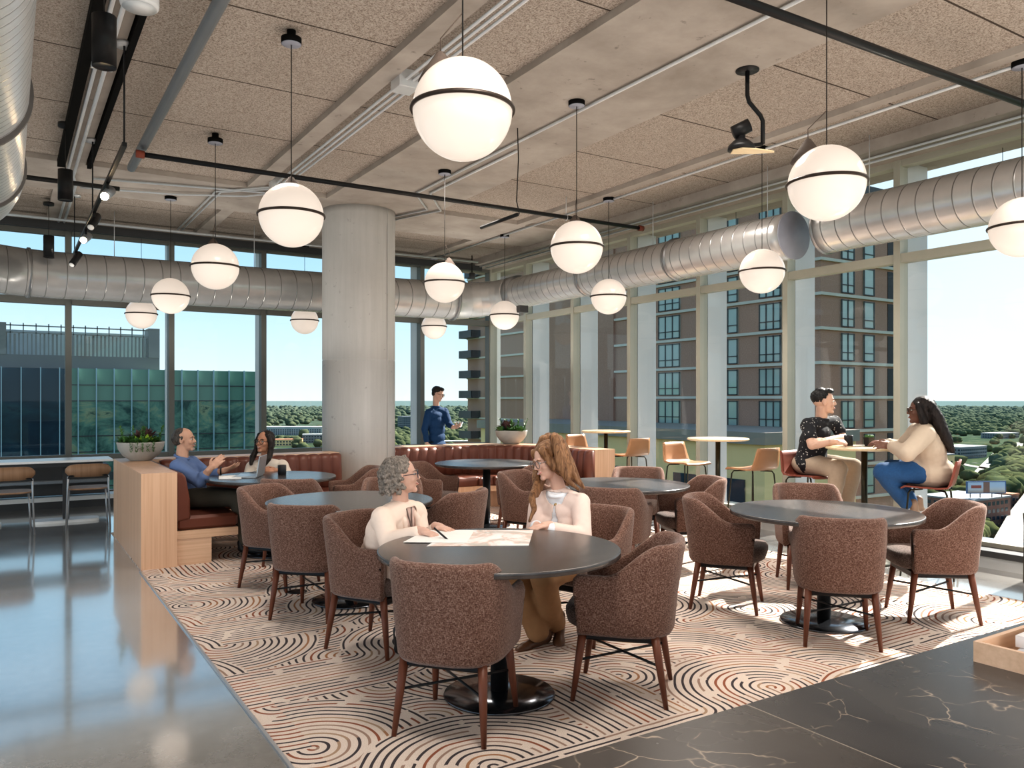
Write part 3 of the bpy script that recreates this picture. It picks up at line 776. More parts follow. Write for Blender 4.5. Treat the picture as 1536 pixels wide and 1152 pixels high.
pipe('conduit','second silver conduit bending toward the column',[(4.22,6.6,3.93),(4.22,8.5,3.93),(4.72,9.2,3.93),(4.40,10.1,3.93)],.013,M['galv'],'conduit','silver conduits on the ceiling')
pipe('conduit','silver conduit under the rib before the right windows',[(6.22,-1,3.93),(6.22,12.4,3.93)],.014,M['galv'],'conduit','silver conduits on the ceiling')
pipe('conduit','silver conduit at the head of the right windows, lower',[(7.25,-1,3.85),(7.25,12.4,3.85)],.013,M['galv'],'conduit','silver conduits on the ceiling')
pipe('conduit','silver conduit at the head of the right windows, upper',[(7.18,-1,3.87),(7.18,5.0,3.87),(7.14,5.4,3.87),(7.14,12.4,3.87)],.011,M['galv'],'conduit','silver conduits on the ceiling')
pipe('conduit','silver conduit crossing above the back windows',[(-2,12.2,3.88),(6.9,12.05,3.88)],.018,M['galv'],'conduit','silver conduits on the ceiling')
pipe('conduit','silver conduit crossing the concrete band left of the column',[(.7,10.35,3.92),(1.7,10.1,3.92),(2.4,9.75,3.92),(2.75,9.3,3.92)],.012,M['galv'],'conduit','silver conduits on the ceiling')
tag(MB().box(-6,7.2,12.42,12.5,3.80,3.905).build('shade_pocket',M['charcoal']),'dark shade pocket above the back windows','shade pocket')
pipe('sprinkler_pipe','black sprinkler pipe crossing the room at mid distance',[(1.0,8.03,3.75),(7.05,8.0,3.75)],.024,M['black'],'pipe',seg=14)
pipe('sprinkler_pipe','black sprinkler pipe crossing at upper right',[(2.6,3.14,3.75),(7.3,3.06,3.75)],.028,M['black'],'pipe',seg=14)
pipe('sprinkler_pipe','short black sprinkler pipe behind the left duct',[(-.6,9.35,3.72),(1.0,9.35,3.72)],.024,M['black'],'pipe',seg=14)
for u,v,l in ((1.03,8.03,'red pipe coupling at the left end of the sprinkler pipe'),(7.05,8.0,'red pipe coupling at the window end of the sprinkler pipe')):
    tag(MB().tube([(u-.035,v,3.75),(u+.035,v,3.75)],.036,14).build('pipe_coupling',M['redcoup']),l,'coupling')
for k,(u,v) in enumerate(((5.85,8.02),(6.65,3.07))):
    m=MB(); m.torus((u,v,3.75),.036,.004,20,6,Matrix.Rotation(R(90),3,'Y')); m.tube([(u,v,3.786),(u,v,4.05)],.005,6)
    tag(m.build('pipe_hanger',M['galv']),('ring hanger carrying the mid-distance sprinkler pipe','ring hanger carrying the upper right sprinkler pipe')[k],'hanger')
# linear light bar on cord
a=sv(722,342,7.78); b=sv(782,324,7.25); z=3.17
r=thing('linear_light_bar','slim black light bar hanging on a cord over the centre','light',(0,0,0))
MB().tube([(a.x,a.y,z),(a.x,b.y,z)],.018,8).build('bar',M['black'],r)
MB().tube([(a.x,b.y-.03,z),(a.x-.01,b.y,z+.12),(a.x+.01,b.y,z+.5),(a.x,b.y,3.95)],.005,6).build('cord',M['cord'],r)
# camera-like ceiling fixture on a bent rod
p=sv(1121,106,5.95); q=sv(1112,216,5.95)
r=thing('single_blade_ceiling_fan','black ceiling fixture on a bent rod with tilted cylinder and one pale blade','ceiling fan',(p.x,p.y,0))
MB().lathe([(.085,3.94),(.085,3.955)],seg=30).build('canopy',M['black'],r)
du,dv=cv(.115,0)
m=MB(); m.tube([(0,0,3.94),(0,0,3.76),(du*.12,dv*.12,3.71),(du*.85,dv*.85,3.61),(du,dv,3.57),(du,dv,3.40)],.016,10); m.build('rod',M['black'],r)
cx,cy=cv(-.045,0)
m=MB(); m.lathe([(.10,3.355),(.095,3.385),(.06,3.42),(.03,3.44),(.03,3.46)],(cx,cy,0),30); m.tube([(cx,cy,3.38),(du,dv,3.40)],.014,8); m.build('motor_housing',M['black'],r)
ax=Vector((*cv(-.05,.02),.03)); bx_=Vector((*cv(.06,0),.06))
c_=Vector((cx,cy,3.51)); d=Vector((*cv(1,-.2),.45)).normalized()
m=MB(); m.tube([c_-d*.065,c_+d*.065],.05,20); m.build('counterweight',M['black'],r)
bl=MB(); A=Vector((*cv(-.11,-.08),0)); 
P1=[(-.11,.06),(-.115,-.03),(-.06,-.075),(.05,-.06),(.20,.0),(.21,.03),(.05,.06)]
bl.loft([[(*cv(x,y),3.350) for x,y in P1],[(*cv(x,y),3.342) for x,y in P1]],0,True,False); bl.build('blade',M['maple'],r)
# canister hangers near the right windows
for k,(px,py,t) in enumerate(((1504,196,7.6),(1104,309,10.2),(708,414,15.0*.93))):
    p=sv(px,py,t); u_=7.2 if k<2 else p.x
    tt=t; q=sv(px,py,t)
    r=thing('wire_canister','small dark canister with thin wire by the '+('right-hand window at the edge','fourth right-hand window','window corner')[k],'light fitting',(q.x,q.y,q.z),0,'small dark canisters at the window heads')
    MB().lathe([(.05,-.05),(.055,-.045),(.055,.045),(.03,.06)],seg=24).build('body',M['charcoal'],r)
    m=MB(); m.tube([(0,0,-.05),(0,0,-.38)],.003,5); m.tube([(0,0,.05),(0,0,(4.02 if q.x<7.0 else 3.90)-q.z)],.01,6); m.build('wire',M['cord'],r)
# ------------------------------------------------------------ ducts
def duct(P,rad,pitch,name,label,flanges=(),capend=False,capstart=False,seg=48,mat=None,fl=None,hang=()):
    """round duct along a path with raised spiral seams"""
    r=thing(name,label,'duct')
    pts=[Vector(p) for p in P]; S=[]
    for i in range(len(pts)-1):
        L=(pts[i+1]-pts[i]).length; n=max(1,int(L/pitch)) if L>pitch else 1
        S.append((pts[i],rad))
        if L>pitch*3: S.append((pts[i].lerp(pts[i+1],.02),rad)); S.append((pts[i].lerp(pts[i+1],.98),rad))
    S.append((pts[-1],rad))
    MB().tube([s[0] for s in S],[s[1] for s in S],seg).build('duct_body',mat or M['duct'],r)
    for (hx,hy) in hang:
        m=MB(); q=Vector((hx,hy,pts[0].z)); m.tube([q+Vector((0,0,rad)),Vector((hx,hy,4.0))],.005,6); m.build('hanger_rod',M['galv'],r)
    for (c,d,w,rr) in flanges:
        c=Vector(c); d=Vector(d).normalized(); m=MB(); m.tube([c-d*w/2,c+d*w/2],rr,seg); m.build('flange',fl or M['ductside'],r)
    return r
ZL=3.10
D1=duct([(-1.35,10.75,ZL),(-.1,11.65,ZL),(.17,11.80,ZL),(.5,11.86,ZL),(6.15,11.52,ZL)],.30,.22,'spiral_duct','big round steel duct along the back windows',
 [((.22,11.82,ZL),(1,.1,0),.03,.318),((6.12,11.52,ZL),(1,-.05,0),.04,.322)],mat=mk_duct('spiral_duct_steel_x',0,(.50,.49,.48),.22),hang=[(1.2,11.8),(3.0,11.7),(5.0,11.6)])
r=thing('duct_elbow','segmented steel duct elbow in the window corner','duct')
E=[]; 
for k in range(6):
    a=R(18*k); E.append(Vector((6.15+.72*math.sin(a),11.52-.62*(1-math.cos(a)),ZL+.1*k/5)))
for i in range(5):
    d=(E[i+1]-E[i]); m=MB(); m.tube([E[i]-d*.04,E[i]+d*.03,E[i+1]-d*.03,E[i+1]],[.305-.008*i,.297-.008*i,.297-.008*i,.297-.008*i],48); m.build('elbow_segment',M['duct2'],r)
ZR=3.20; UR=6.9
duct([(UR,10.95,ZR),(UR,5.47,ZR)],.245,.155,'spiral_duct','round steel duct along the right windows ending in a grey disc',
 [((UR,10.85,ZR),(0,1,0),.28,.275),((UR,8.9,ZR),(0,1,0),.04,.262),((UR,7.15,ZR),(0,1,0),.04,.262)],hang=[(UR,9.6),(UR,7.6),(UR,5.8)])
tag(MB().tube([(UR,5.455,ZR),(UR,5.465,ZR)],.25,48).build('duct_end_disc',M['cap']),'flat grey disc closing the right duct','duct cap')
duct([(UR,5.08,ZR),(UR,-.8,ZR)],.245,.165,'spiral_duct','nearest round steel duct at the upper right corner',[((UR,5.07,ZR),(0,1,0),.025,.256)],hang=[(UR,4.6),(UR,2.4)])
NL=duct([(-.215,1.2,ZL+.02),(-.215,6.95,ZL+.02),(-.25,7.3,ZL+.02),(-.40,7.6,ZL+.02),(-.75,7.85,ZL+.02),(-2.5,8.0,ZL+.02)],.315,.085,'spiral_duct','nearest bright spiral duct at the upper left edge',
 [((-.215,5.0,ZL+.02),(0,1,0),.05,.335),((-.215,6.6,ZL+.02),(0,1,0),.04,.333)],mat=mk_duct('bright_spiral_duct_steel',1,(.74,.75,.76),.085,.3),fl=M['strap'],hang=[(-.215,5.0),(-.215,3.0)])
tag(MB().box(6.35,6.5,9.85,9.95,2.78,2.88,0,.004).build('sensor_box',M['charcoal']),'small dark box hung below the right duct','sensor')
# ------------------------------------------------------------ small things on tables
TZ=.008+.745
# papers on the foreground table
def flat(name,pts,z,mat,label,cat):
    A=[(*p,z) for p in pts]; B=[(*p,z+.0015) for p in pts]; o=MB().loft([A,B],0,True,False).build(name,mat); return tag(o,label,cat)
def mk_plan():
    t=NT('site_plan_print'); v=t.obj(); f=t.noise(v,6,4,.6,1.2); t.col(t.ramp(f,[(.35,(.80,.78,.76)),(.5,(.70,.66,.63)),(.56,(.66,.50,.43)),(.66,(.45,.42,.38)),(.75,(.78,.76,.74))])); return t.set(.5)
MP=mk_plan()
q=[sv(640,822,4.06),sv(793,821,4.08),sv(800,796,4.56),sv(678,796,4.56)]
flat('drawing_sheet',[(p.x,p.y) for p in q],TZ+.001,MP,'printed site plan sheet spread on the foreground table','paper')
q=[sv(605,816,4.16),sv(700,818,4.14),sv(712,797,4.54),sv(640,797,4.54)]
flat('paper_sheet',[(p.x,p.y) for p in q],TZ+.004,M['paper'],'white paper sheet under the writing hands','paper')
# laptop and notebook, cup on the laptop table
p=sv(372,716,7.72)
r=thing('laptop','open silver laptop seen from its side on the far left table','laptop',(p.x,p.y,TZ),rz_of(-95))
MB().box(-.16,.16,-.11,.11,0,.016,0,.004).build('base',M['alu'],r)
m=MB(); m.add([(-.16,-.112,.016),(.16,-.112,.016),(.16,-.14,.205),(-.16,-.14,.205),(-.16,-.120,.014),(.16,-.120,.014),(.16,-.148,.203),(-.16,-.148,.203)],[(0,1,2,3),(7,6,5,4),(0,4,5,1),(3,2,6,7),(0,3,7,4),(1,5,6,2)]); m.build('screen',M['alu'],r)
p=sv(345,717,7.6)
r=thing('notebook','open notebook lying beside the laptop','notebook',(p.x,p.y,TZ),rz_of(70))
m=MB(); m.box(-.14,0,-.10,.10,.003,.012); m.box(0,.14,-.10,.10,.003,.010); m.build('pages',M['paper'],r); MB().box(-.145,.145,-.105,.105,0,.003).build('cover',M['charcoal'],r)
def mug(p,z,label):
    r=thing('mug',label,'mug',(p.x,p.y,z),1.0)
    MB().lathe([(.036,0),(.040,.004),(.041,.098),(.038,.1),(.036,.096),(.035,.01),(.002,.008)],seg=28).build('cup',M['black'],r)
    m=MB(); m.tube([(.038,0,.08),(.065,0,.078),(.07,0,.05),(.062,0,.025),(.038,0,.022)],.005,8); m.build('handle',M['black'],r)
mug(sv(423,711,7.9),TZ,'black mug beside the laptop table woman\'s hands')
mug(sv(1273,667,7.55),1.062,'black mug before the man in the black shirt')
p=sv(1304,668,7.45)
r=thing('cactus_pot','small black faceted pot with a cactus on the high table','plant',(p.x,p.y,1.062),.5)
MB().lathe([(.042,0),(.058,.085),(.052,.085),(.05,.075),(.002,.075)],seg=6,smooth=False).build('pot',M['black'],r)
m=MB()
for k in range(7):
    a=k*.9; m.ell((.024*math.cos(a)*(k>0),.024*math.sin(a)*(k>0),.09),(.018,.018,.02))
m.build('cactus',M['leaf'],r)

p=sv(446,889,6.2); tag(MB().lathe([(.075,.008),(.075,.013),(.06,.016),(.01,.016)],(p.x,p.y,0),28).build('floor_outlet',M['black']),'small round black floor outlet on the carpet under the left chairs','floor outlet')
# ------------------------------------------------------------ people
def skinmat(name,c):
    t=NT(name); v=t.obj(); t.col(t.mix(t.noise(v,14,3),tuple(q*.88 for q in c),tuple(min(1,q*1.1) for q in c))); t.setin(t.b,'Subsurface Weight',.08); t.setin(t.b,'Subsurface Radius',(.02,.008,.005)); return t.set(.5,0,.4)
def remesh(mb,name,mat,parent,vox=.006,sm=3,noise=0,nscale=60,seed=0):
    o=MB.build(mb,name,mat); m=o.modifiers.new('r','REMESH'); m.mode='VOXEL'; m.voxel_size=vox; m.use_smooth_shade=True
    m=o.modifiers.new('s','SMOOTH'); m.factor=.5; m.iterations=sm
    dg=bpy.context.evaluated_depsgraph_get(); me=bpy.data.meshes.new_from_object(o.evaluated_get(dg)); old=o.data
    o.modifiers.clear(); o.data=me; bpy.data.meshes.remove(old); me.name=name
    if not me.materials: me.materials.append(mat)
    L=parent.location
    n=len(me.vertices); co=np.empty(n*3); me.vertices.foreach_get('co',co); co=co.reshape(-1,3)
    if noise:
        no=np.empty(n*3); me.vertices.foreach_get('normal',no); no=no.reshape(-1,3)
        k=nscale; d=np.sin(co[:,0]*k+seed+2*np.sin(co[:,2]*k*.6))*np.sin(co[:,1]*k*1.1+1.3*seed+1.5*np.sin(co[:,0]*k*.7))*np.sin(co[:,2]*k*.9+.7+np.sin(co[:,1]*k*.8))
        co=co+no*(d*noise)[:,None]
    co=co-np.array(L); me.vertices.foreach_set('co',co.ravel())
    me.polygons.foreach_set('use_smooth',[True]*len(me.polygons)); me.update(); o.parent=parent; return o
def cut_front(o,C,r,f,wfun,fmin=.02):
    import bmesh
    L=o.parent.location; bm=bmesh.new(); bm.from_mesh(o.data); kill=[]
    for fc in bm.faces:
        q=fc.calc_center_median()+L-C; x=q.dot(r); y=q.dot(f)
        if y>fmin and abs(x)<wfun(q.z): kill.append(fc)
    bmesh.ops.delete(bm,geom=kill,context='FACES'); bm.to_mesh(o.data); bm.free()
    m=o.modifiers.new('t','SOLIDIFY'); m.thickness=.006; m.offset=-1
def interp(pts):
    def w(z):
        if z<=pts[0][0] or z>=pts[-1][0]: return -1
        for (a,b),(c,d) in zip(pts,pts[1:]):
            if a<=z<=c: return b+(d-b)*(z-a)/(c-a)
        return -1
    return w
def loc(mb,parent):
    L=parent.location; mb.v=[(x-L.x,y-L.y,z-L.z) for x,y,z in mb.v]; return mb
def cdir(phi,el=0):
    x,t=math.sin(R(phi)),math.cos(R(phi)); u,v=cv(x,t); return Vector((u*math.cos(R(el)),v*math.cos(R(el)),math.sin(R(el))))
class Head:
    def __init__(s,c,phi,el=0,roll=0,sc=1.0):
        s.c=Vector(c); s.f=cdir(phi,el).normalized(); up=Vector((0,0,1)); s.r=s.f.cross(up).normalized(); s.u=s.r.cross(s.f).normalized()
        if roll: q=Matrix.Rotation(R(roll),3,s.f); s.r=q@s.r; s.u=q@s.u
        s.M=Matrix((s.r,s.f,s.u)).transposed(); s.k=sc
    def P(s,x,y,z): return s.c+(s.r*x+s.f*y+s.u*z)*s.k
    def ell(s,mb,c,rad,mi=0,nu=18,nv=14): mb.ell(s.P(*c),[q*s.k for q in rad],s.M,nu,nv,mi)
    def cap(s,mb,a,b,ra,rb): mb.cap(s.P(*a),s.P(*b),ra*s.k,rb*s.k)
def head_mesh(mb,h,neck,rn=.052):
    e=lambda c,r: h.ell(mb,c,r)
    e((0,-.012,.028),(.072,.092,.086)); e((0,.020,-.015),(.060,.066,.082)); e((0,.026,-.062),(.049,.052,.044)); e((0,.066,-.090),(.024,.019,.017))
    h.cap(mb,(0,.082,.014),(0,.099,-.020),.008,.0105); e((.011,.091,-.025),(.008,.008,.007)); e((-.011,.091,-.025),(.008,.008,.007))
    h.cap(mb,(-.034,.074,.024),(.034,.074,.024),.010,.010)
    for q in (-1,1): e((q*.034,.058,-.022),(.022,.020,.022)); e((q*.075,-.004,-.004),(.009,.019,.031))
    e((0,.084,-.055),(.022,.009,.010))
    mb.cap(neck,h.P(0,-.018,-.05),rn,rn*.95)
def face_parts(h,par,brow=(.05,.03,.02),lip=(.45,.16,.13),glasses=None,smile=True,skin=None):
    wm=M.setdefault('eyewhite',simple('eye_white',(.62,.60,.57),.3)); im=M.setdefault('iris',simple('dark_iris',(.03,.018,.012),.2))
    bm=simple('brow_'+par.name,brow,.8); lm=simple('lip_'+par.name,lip,.45)
    for q in (-1,1):
        m=MB(); m.ell(h.P(q*.030,.0755,.006),[.0135*h.k,.008*h.k,.0068*h.k],h.M,14,10,0); m.ell(h.P(q*.030,.0815,.006),[.0058*h.k,.004*h.k,.0058*h.k],h.M,12,8,1)
        loc(m,par).build('eye',[wm,im],par)
        m=MB(); m.tube([h.P(q*.014,.0855,.023),h.P(q*.030,.085,.029),h.P(q*.048,.072,.024)],[.0028,.0036,.002],6); loc(m,par).build('eyebrow',bm,par)
    m=MB(); m.tube([h.P(-.024,.080,-.050 if smile else -.056),h.P(-.012,.089,-.056),h.P(0,.0915,-.058),h.P(.012,.089,-.056),h.P(.024,.080,-.050 if smile else -.056)],[.002,.0042,.005,.0042,.002],8); loc(m,par).build('lips',lm,par)
    if smile:
        m=MB(); m.tube([h.P(-.016,.089,-.0535),h.P(0,.0945,-.057),h.P(.016,.089,-.0535)],[.0015,.003,.0015],8); loc(m,par).build('teeth',wm,par)
    if glasses:
        gm=simple('glasses_frame_'+par.name,glasses,.3); m=MB()
        for q in (-1,1):
            Mx=h.M@Matrix.Rotation(R(90),3,'X'); 
            m.torus(h.P(q*.033,.096,.002),.0235*h.k,.0026*h.k,20,6,h.M@Matrix.Rotation(R(90),3,'X')@Matrix.Diagonal((1.1,1,.85)).to_3x3() if False else h.M@Matrix.Rotation(R(90),3,'X'))
            m.tube([h.P(q*.057,.092,.008),h.P(q*.076,.06,.010),h.P(q*.078,-.01,.004)],.0024*h.k,6)
        m.tube([h.P(-.011,.099,.004),h.P(.011,.099,.004)],.0024*h.k,6)
        loc(m,par).build('glasses',gm,par)
def hand(mb,w,d,n,side,curl=25,sc=1.0,fcurl=None,spread=0,inf=0):
    w=Vector(w); d=Vector(d).normalized(); n=Vector(n); n=(n-d*n.dot(d)).normalized(); a=d.cross(n)
    Mx=Matrix((a,d,n)).transposed(); s=sc
    mb.ell(w+d*.046*s,[.041*s,.053*s,.0155*s],Mx,16,12); mb.ell(w+d*.070*s,[.040*s,.026*s,.0135*s],Mx,14,10); mb.cap(w-d*.03*s,w+d*.025*s,.026*s,.027*s)
    th=-1 if side=='R' else 1
    for k,(off,L) in enumerate(((.0315,.070),(.0105,.079),(-.0105,.073),(-.0315,.056))):
        p=w+d*(.086-.004*abs(k-1))*s+a*th*off*s; cu=R(curl if fcurl is None else fcurl[k]); dd=(d+a*th*spread*(1.2-k)*.3).normalized(); r=.0088*s
        for q,(f,ang) in enumerate(((.45,.6),(.32,1.5),(.23,2.2))):
            dr=(dd*math.cos(cu*ang)-n*math.sin(cu*ang)); p2=p+dr*L*f*s; mb.cap(p,p2,r,r*.9,10); p=p2; r*=.9
    p=w+d*.022*s+a*th*.030*s; d1=(d*.62+a*th*.62-n*.35).normalized(); p2=p+d1*.042*s; mb.cap(p,p2,.0125*s,.0105*s,10); d2=(d*.85+a*th*.2-n*.45).normalized(); mb.cap(p2,p2+d2*.032*s,.0105*s,.0085*s,10)
def torso(mb,j,inf=0,sz=1.0,bust=0,belly=0,low=True,dep=1.0):
    r=j['r']; f=j['f']; u=r.cross(f)
    def E(c,a,b,c_): mb.ell(c,[(a+inf)*1,(b+inf)*dep,c_+inf],Matrix((r,f,u)).transposed(),18,12)
    H,C,N=j['hip'],j['chest'],j['neck']
    if low: E(H,.160*sz,.108*sz,.10)
    E(H.lerp(C,.35),.140*sz,.098*sz,.10); E(H.lerp(C,.68),.140*sz,.098*sz,.11); E(C,.150*sz,.104*sz,.12); E(C.lerp(N,.5)-Vector((0,0,.02)),.150*sz,.085*sz,.075)
    for k in ('shR','shL'): (mb.cap(N-Vector((0,0,.03)),N.lerp(j[k],.6)-Vector((0,0,.018)),.050+inf,.050+inf), mb.cap(N.lerp(j[k],.6)-Vector((0,0,.02)),j[k]-Vector((0,0,.018)),.052+inf,.047+inf))
    if bust:
        for q in (-1,1): E(C+r*q*.065+f*.075*sz-Vector((0,0,.015)),.055*bust,.045*bust,.055*bust)
    if belly: E(H.lerp(C,.35)+f*.05,.13*sz,.09*belly,.11)
def limb(mb,pts,rad,inf=0):
    for i in range(len(pts)-1): mb.cap(pts[i],pts[i+1],rad[i]+inf,rad[i+1]+inf,16)
def shoe(par,heel,toe,mat,label=None,h=.05,boot=0,sole=None):
    heel=Vector(heel); toe=Vector(toe); m=MB(); d=(toe-heel); L=d.length; d.normalize(); up=Vector((0,0,1)); r=d.cross(up).normalized(); u=r.cross(d)
    Mx=Matrix((r,d,u)).transposed()
    m.ell(heel+d*.04+u*.035,[.034,.045,.036],Mx); m.cap(heel+d*.05+u*.032,heel+d*(L-.05)+u*.022,.036,.030); m.ell(heel+d*(L-.05)+u*.020,[.040,.062,.024],Mx)
    m.cap(heel+d*.035+u*.04,heel+d*.03+up*(.09+boot),.036,.037)
    o=remesh(m,'shoe',mat,par,.006,3)
    if label: o['label']=label
def person(label,j,skin,phi_t,name='person'):
    b=j['hip']; r=thing(name,label,'person',(b.x,b.y,0)); j['f']=cdir(phi_t); j['f'].z=0; j['f'].normalize(); j['r']=j['f'].cross(Vector((0,0,1))).normalized(); return r
def finish_body(mb,par,skin,j,vox=.0052):
    return remesh(mb,'body',skin,par,vox,2)
S_light=skinmat('fair_skin',(.58,.36,.28)); S_mid=skinmat('tan_skin',(.46,.27,.19)); S_ind=skinmat('brown_skin',(.40,.20,.125)); S_dark=skinmat('dark_brown_skin',(.17,.08,.055)); S_as=skinmat('warm_fair_skin',(.56,.35,.26))
def cloth(name,c,sc=60,bump=.25,var=.10): return simple(name,c,.85,0,var,sc,bump,300)
def hairmat(name,c0,c1,ax=(60,60,9)):
    t=NT(name); v=t.obj(); f=t.noise(t.scale(v,ax),1,4,.7,.5); t.col(t.ramp(f,[(.35,c0),(.65,c1)])); t.bump(f,.7,.006); return t.set(.5,0,.35)
Z=Vector((0,0,1))
def hair_cap(m,h,back=.0,low=-.02,side=1.0,top=.0):
    h.ell(m,(0,-.026,.042+top),(.082*side,.094,.086)); h.ell(m,(0,-.050-back,.0+low*.3),(.078*side,.066,.075))
# --- 1 grey haired woman in cream suit
def p1():
    j=dict(hip=sv(570,846,4.86),chest=sv(588,797,4.80),neck=sv(601,758,4.76),shR=sv(574,777,4.60),shL=sv(624,767,4.92))
    par=person('grey curly-haired woman in cream blazer and glasses writing at the foreground table',j,S_light,108)
    j['r']=(j['shR']-j['shL']); j['r'].z=0; j['r'].normalize(); j['f']=Z.cross(j['r'])
    h=Head(sv(603,714,4.74),84,6,0,.98)
    eR,wR=sv(583,812,4.50),sv(634,797,4.38); eL,wL=sv(632,808,4.82),sv(657,790,4.58)
    kR,kL=sv(655,868,4.52),sv(668,862,4.76); aR,aL=sv(606,955,4.70),sv(618,945,4.90)
    m=MB(); head_mesh(m,h,j['neck'],.05); torso(m,j,-.01,1.0); limb(m,[j['shR'],eR,wR],[.044,.036,.026]); limb(m,[j['shL'],eL,wL],[.044,.036,.026])
    limb(m,[j['hip']+j['r']*.08,kR,aR],[.075,.05,.034]); limb(m,[j['hip']-j['r']*.08,kL,aL],[.075,.05,.034])
    hR=sv(662,803,4.31); dR=(hR-wR); dR.z=-.02; hand(m,wR,dR,(0,0,1),'R',fcurl=(55,60,62,60),sc=.92); hL=sv(690,797,4.45); dL=hL-wL; dL.z=-.015; hand(m,wL+Z*.0,dL,(0,0,1),'L',12,.92,spread=.2)
    finish_body(m,par,S_light,j)
    cream=cloth('cream_suiting',(.80,.64,.54),30,.15,.05)
    m=MB(); torso(m,j,.026,1.10,1.05,.5); limb(m,[j['shR'],eR,eR.lerp(wR,.84)],[.070,.058,.040]); limb(m,[j['shL'],eL,eL.lerp(wL,.80)],[.066,.056,.040])
    u=Z; m.ell(j['hip']-u*.03,[.19,.15,.10],Matrix((j['r'],j['f'],u)).transposed())
    o=remesh(m,'blazer',cream,par,.007,9,.002,26,1)
    m=MB(); limb(m,[j['hip']+j['r']*.09-Z*.01,kR,aR+Z*.03],[.095,.072,.06]); limb(m,[j['hip']-j['r']*.09-Z*.01,kL,aL+Z*.03],[.095,.072,.06]); remesh(m,'trousers',cream,par,.009,5,.002,24)
    # blouse showing between the lapels, lapels, necklace
    bl=cloth('blush_blouse',(.62,.45,.39),80,.1); C,N,f,r=j['chest'],j['neck'],j['f'],j['r']
    cut_front(o,C,r,f,interp([(-.40,.045),(-.14,.030),(-.05,.045),(.10,.060),(.155,.055)]))
    m=MB(); torso(m,j,.012,1.05,1.0,.45); remesh(m,'blouse',bl,par,.008,6)
    m=MB()
    for q in (-1,1):
        a=N+r*q*.062+f*.01+Z*.012; b=C.lerp(N,.5)+r*q*.072+f*.105; c=C+r*q*.062+f*.138; d=C-Z*.12+r*q*.036+f*.140
        m.tube([N-f*.045+r*q*.03+Z*.03,a,b,c,d],[.010,.016,.020,.017,.008],8)
    remesh(m,'lapel',cream,par,.006,3)
    m=MB(); m.tube([N+f*.055+r*.03,C+f*.140+Z*.03,C+f*.142-Z*.06],.005,6); m.tube([N+f*.055-r*.03,C+f*.140+Z*.03],.005,6); loc(m,par).build('necklace',simple('bead_necklace',(.18,.13,.11),.4),par)
    for k in range(3): 
        q=eR.lerp(wR,.68+.045*k)+Z*.0-cdir(0)*.040; m=MB(); m.ell(q-Z*.012,[.006,.006,.006]); loc(m,par).build('button',simple('pearl_button',(.7,.6,.48),.3),par)
    hm=hairmat('grey_curly_hair',(.075,.062,.052),(.33,.28,.24),(70,70,60)); m=MB(); h.ell(m,(0,-.028,.045),(.086,.096,.080)); h.ell(m,(0,-.065,-.01),(.082,.062,.085))
    rr=random.Random(4)
    for k in range(150):
        th=rr.uniform(0,6.28); z=rr.uniform(-.095,.115); y=-.03+.095*math.sin(th); x=.085*math.cos(th)
        if y>.035 and z<.055: continue
        fz=1-max(0,(z-.05)/.13); h.ell(m,(x*fz,y*fz-.008,z),(.014,.016,.014))
    remesh(m,'hair',hm,par,.0055,1,.004,190)
    face_parts(h,par,(.25,.2,.17),glasses=(.02,.03,.05))
    shb=M['black']; shoe(par,aR-Z*.10-cdir(84)*.06,aR-Z*.125+cdir(84)*.17,shb,boot=.05); shoe(par,aL-Z*.09-cdir(84)*.06,aL-Z*.12+cdir(84)*.17,shb,boot=.05)
    # pen, a thing of its own
    a=sv(656,796,4.30); b=sv(674,812,4.235); t=thing('pen','black pen in the grey-haired woman\'s hand','pen',(a.x,a.y,a.z)); m=MB(); m.tube([a+(a-b)*.25,b+(a-b)*.08,b],[.0055,.0055,.001],8); loc(m,t).build('barrel',M['black'],t)
p1()
